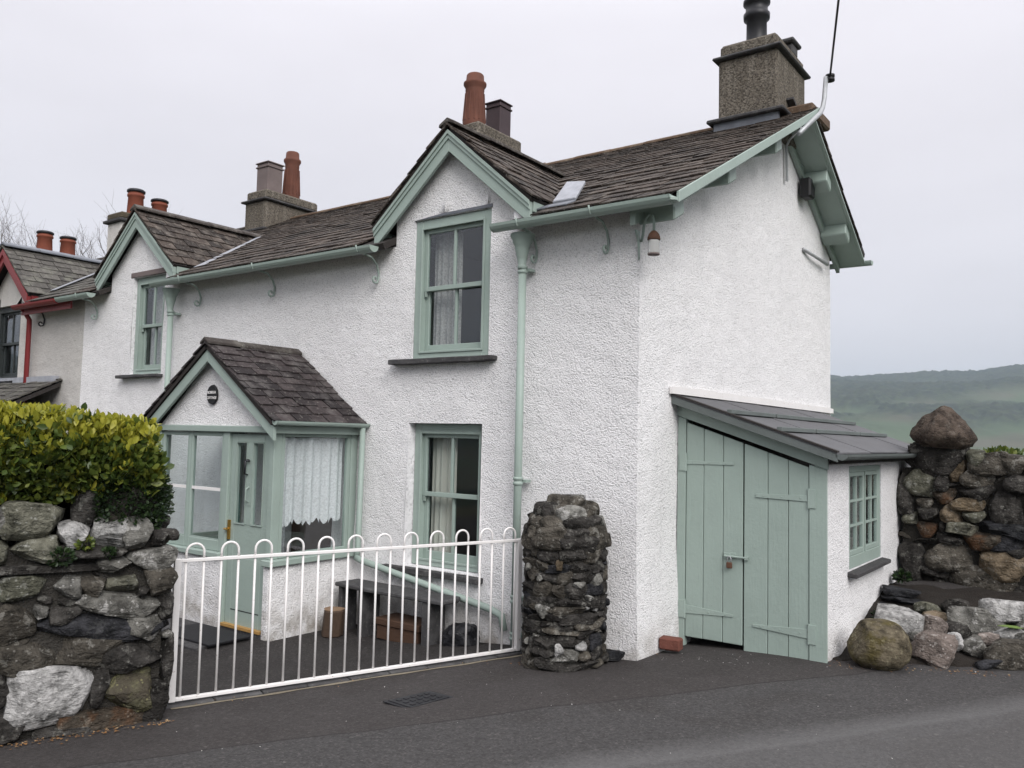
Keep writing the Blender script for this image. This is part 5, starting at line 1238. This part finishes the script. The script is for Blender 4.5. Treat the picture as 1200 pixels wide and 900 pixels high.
leaves.sort(key=lambda a: -a[2]*a[2]*abs(a[1].col[2].dot((CAM-a[0]).normalized()))/(CAM-a[0]).length_squared - (1e3 if False else 0))
front = [l for l in leaves if (l[0]-WA).dot(WN) > -.16 and (l[0]-WA).dot(WU) < 1.0]; ids = set(id(l) for l in front[:300])
rest = {0: MB(), 1: MB()}
for j, l in enumerate(leaves):
    p, f3, sz, yg = l; me = LM[int(yg), j % 3]
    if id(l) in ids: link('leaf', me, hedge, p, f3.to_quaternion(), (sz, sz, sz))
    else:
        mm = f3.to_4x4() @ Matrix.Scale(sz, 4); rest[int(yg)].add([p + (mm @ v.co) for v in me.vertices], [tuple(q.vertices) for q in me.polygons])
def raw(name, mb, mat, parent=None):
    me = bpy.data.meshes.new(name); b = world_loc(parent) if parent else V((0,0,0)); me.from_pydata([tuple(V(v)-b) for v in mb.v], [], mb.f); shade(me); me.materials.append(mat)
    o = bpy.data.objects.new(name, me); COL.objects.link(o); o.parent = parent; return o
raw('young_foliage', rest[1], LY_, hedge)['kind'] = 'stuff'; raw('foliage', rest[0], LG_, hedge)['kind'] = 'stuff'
q = MB(); q.obox(wpt(1.74, 1.46, .47), WU*1.52, WN*.34, V((0,0,.11))); put('light_block_core', q, M['mortar'], hedge, bevel=.08)  # dark block added inside the hedge to stop light between the leaves
for i in range(9):
    u = .12+i*.33; q = MB(); q.tube([wpt(u, .98, .42), wpt(u+rh.uniform(-.08,.08), 1.2, .38), wpt(u+rh.uniform(-.15,.15), 1.45, .36)], [.02,.016,.01], 6); put('stem', q, M['bark'], hedge)
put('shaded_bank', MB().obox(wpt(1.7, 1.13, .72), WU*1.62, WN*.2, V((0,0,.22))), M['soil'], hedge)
def small_leaf_mass(name, label, n, centre, sizes, rng, mat, cat, lo=.018, hi=.03):
    mb = MB(); base = leaf_mesh('tmp', .32, .08, 0)
    for _ in range(n):
        u_, v_, w_ = rng.gauss(0,1), rng.gauss(0,1), rng.gauss(0,1); l_ = math.sqrt(u_*u_+v_*v_+w_*w_); rr_ = rng.uniform(.6,1.05)
        lx, ly, lz = u_/l_*rr_*sizes[0], v_/l_*rr_*sizes[1], w_/l_*rr_*sizes[2]; p = centre + WU*lx + WN*ly + V((0,0,lz)); p += V((1,1,1))*.02*noise.noise(p*6)
        s = rng.uniform(lo, hi); f3 = leaf_frame(rng, (p-centre).normalized(), .25, .5); mb.add([p + (f3 @ v.co)*s for v in base.vertices], [tuple(q_.vertices) for q_ in base.polygons])
    t_ = thing(name, label, cat, centre - V((0,0,sizes[2]))); raw('foliage', mb, mat, t_)['kind'] = 'stuff'
    core = rock_mesh(808, 3, .9, 2, .1); core.materials.append(M['mortar']); link('light_block_core', core, t_, centre, W_ROT, (sizes[0]*1.5, sizes[1]*1.5, sizes[2]*1.5)); return t_  # dark lump added within the leaves so no light passes through
small_leaf_mass('dark_shrub', 'dark small-leaved evergreen shrub under the end of the yellow hedge', 7500, wpt(.24, 1.20, .22), (.25,.24,.26), rh, LD_, 'shrub')
for i, (u, z) in enumerate(((.58,.90),(.46,.97),(.35,.90))):
    small_leaf_mass('wall_plant', ['small ivy clump growing in the wall joint below the green stones', 'small ivy tuft beside the white stone on the wall', 'small ivy sprig under the white top stones of the wall'][i], (260,120,90)[i], wpt(u, z, -.01), ((.07,.03,.035),(.03,.03,.03),(.04,.02,.02))[i], rh, LG_ if i == 1 else LD_, 'plant', .02, .032)
small_leaf_mass('bank_plant', 'small green weed at the foot of the shed wall behind the slates', 150, V((1.33,2.70,.40)), (.06,.06,.04), rh, LD_, 'plant', .03, .05)
small_leaf_mass('roadside_weed', 'low green weed between the shed wall and the rocks', 120, V((1.36,1.75,.20)), (.06,.07,.04), rh, LD_, 'plant', .02, .04)
small_leaf_mass('meadow_bush', 'bright green bush showing just above the dry stone wall', 2500, V((1.25,11.0,1.22)), (.55,.55,.36), rh, LG_, 'bush', .06, .11)

# ------------------------------------------------------------------ bare trees beyond the neighbour
def bare_tree(label, base, h, seed):
    t_ = thing('bare_tree', label, 'tree', base, 'bare trees behind the houses'); r = random.Random(seed); tw = MB(); base = V(base)
    tr_pts = [base, base+V((.1,.0,h*.3)), base+V((.0,.1,h*.55))]
    def grow(p, d, L_, rad, lvl):
        pts = [p]; q = p; dd = d.copy()
        for k in range(3):
            dd = (dd + V((r.gauss(0,.16), r.gauss(0,.16), r.gauss(.06,.1)))).normalized(); q = q + dd*L_/3; pts.append(q)
        tw.tube(pts, [rad, rad*.85, rad*.7, rad*.5], 4 if lvl > 1 else 5, False)
        if lvl >= 5: return
        for k in range(r.randint(3,4) if lvl < 4 else 3):
            s_ = r.choice((1,2,3,3)); nd = (dd + V((r.gauss(0,.55), r.gauss(0,.55), r.gauss(.1,.4)))).normalized(); grow(pts[s_], nd, L_*r.uniform(.55,.8), rad*.5, lvl+1)
    for k in range(9): grow(tr_pts[1+k%2], V((r.gauss(0,.6), r.gauss(0,.6), 1)).normalized(), h*.30, .05, 1)
    put('trunk', MB().tube(tr_pts, [.22,.17,.12], 8), M['branch'], t_, smooth=True); put('crown', tw, M['branch'], t_)
bare_tree('leafless tree behind the neighbour between the two pairs of red chimney pots', (-26.0,11.5,-.5), 8.6, 4)
bare_tree('leafless tree behind the neighbour at the picture edge, left of the red chimney pots', (-30.5,9.0,-.5), 8.5, 9)

# ------------------------------------------------------------------ litter on the tarmac
mb = MB(); rl = random.Random(31)
def bit(x, y, s):
    a = rl.uniform(0,6.3); z_ = gz(x,y)+.008; mb.add([(x+s*math.cos(a+k*2.1)*rl.uniform(.6,1), y+s*math.sin(a+k*2.1)*rl.uniform(.6,1), z_+rl.uniform(0,.006)) for k in range(3)], [(0,1,2)])
def bit_line(x0, y0, x1, y1, n, sp, s): 
    for _ in range(n): t = rl.random(); bit(x0+(x1-x0)*t+rl.gauss(0,sp), y0+(y1-y0)*t+rl.gauss(0,sp), rl.uniform(.4,1)*s)
bit_line(-1.45,-2.95,-1.75,-3.7,130,.035,.016); bit_line(-.7,-.62,-.2,-.25,60,.05,.013)
bit_line(1.25,.62,2.4,1.25,120,.05,.014); bit_line(-1.70,-2.7,-.9,-.45,90,.05,.010); bit_line(-.15,-.12,.05,.2,40,.05,.010)
k = NM('dry_leaf_bits'); tag(put('dry_leaf_litter', mb, k.done(k.ramp(k.rand(), [(0,(.10,.05,.02)),(.5,(.22,.11,.04)),(1,(.30,.22,.13))]), .9)), kind='stuff')
mb = MB(); bit_line(.1,.1,.9,.4,45,.12,.007); bit_line(-1.0,-2.6,1.8,.2,70,.5,.006); bit_line(1.3,.6,2.3,1.15,30,.06,.009)
k = NM('white_grit'); tag(put('white_grit', mb, k.done((.5,.49,.47), .9)), kind='stuff')

# ------------------------------------------------------------------ haze in the valley air
hz = MB(); hz.box(-6000, 6000, -6000, 6000, -80, 330)
k = NM('valley_haze'); k.t.nodes.remove(k.b); pv = k.n('ShaderNodeVolumePrincipled'); pv.inputs['Color'].default_value = (.72,.86,1,1); pv.inputs['Density'].default_value = .00018; pv.inputs['Anisotropy'].default_value = .2
k.l(pv.outputs[0], k.out.inputs['Volume']); ho = put('haze', hz, k.m); tag(ho, kind='stuff')
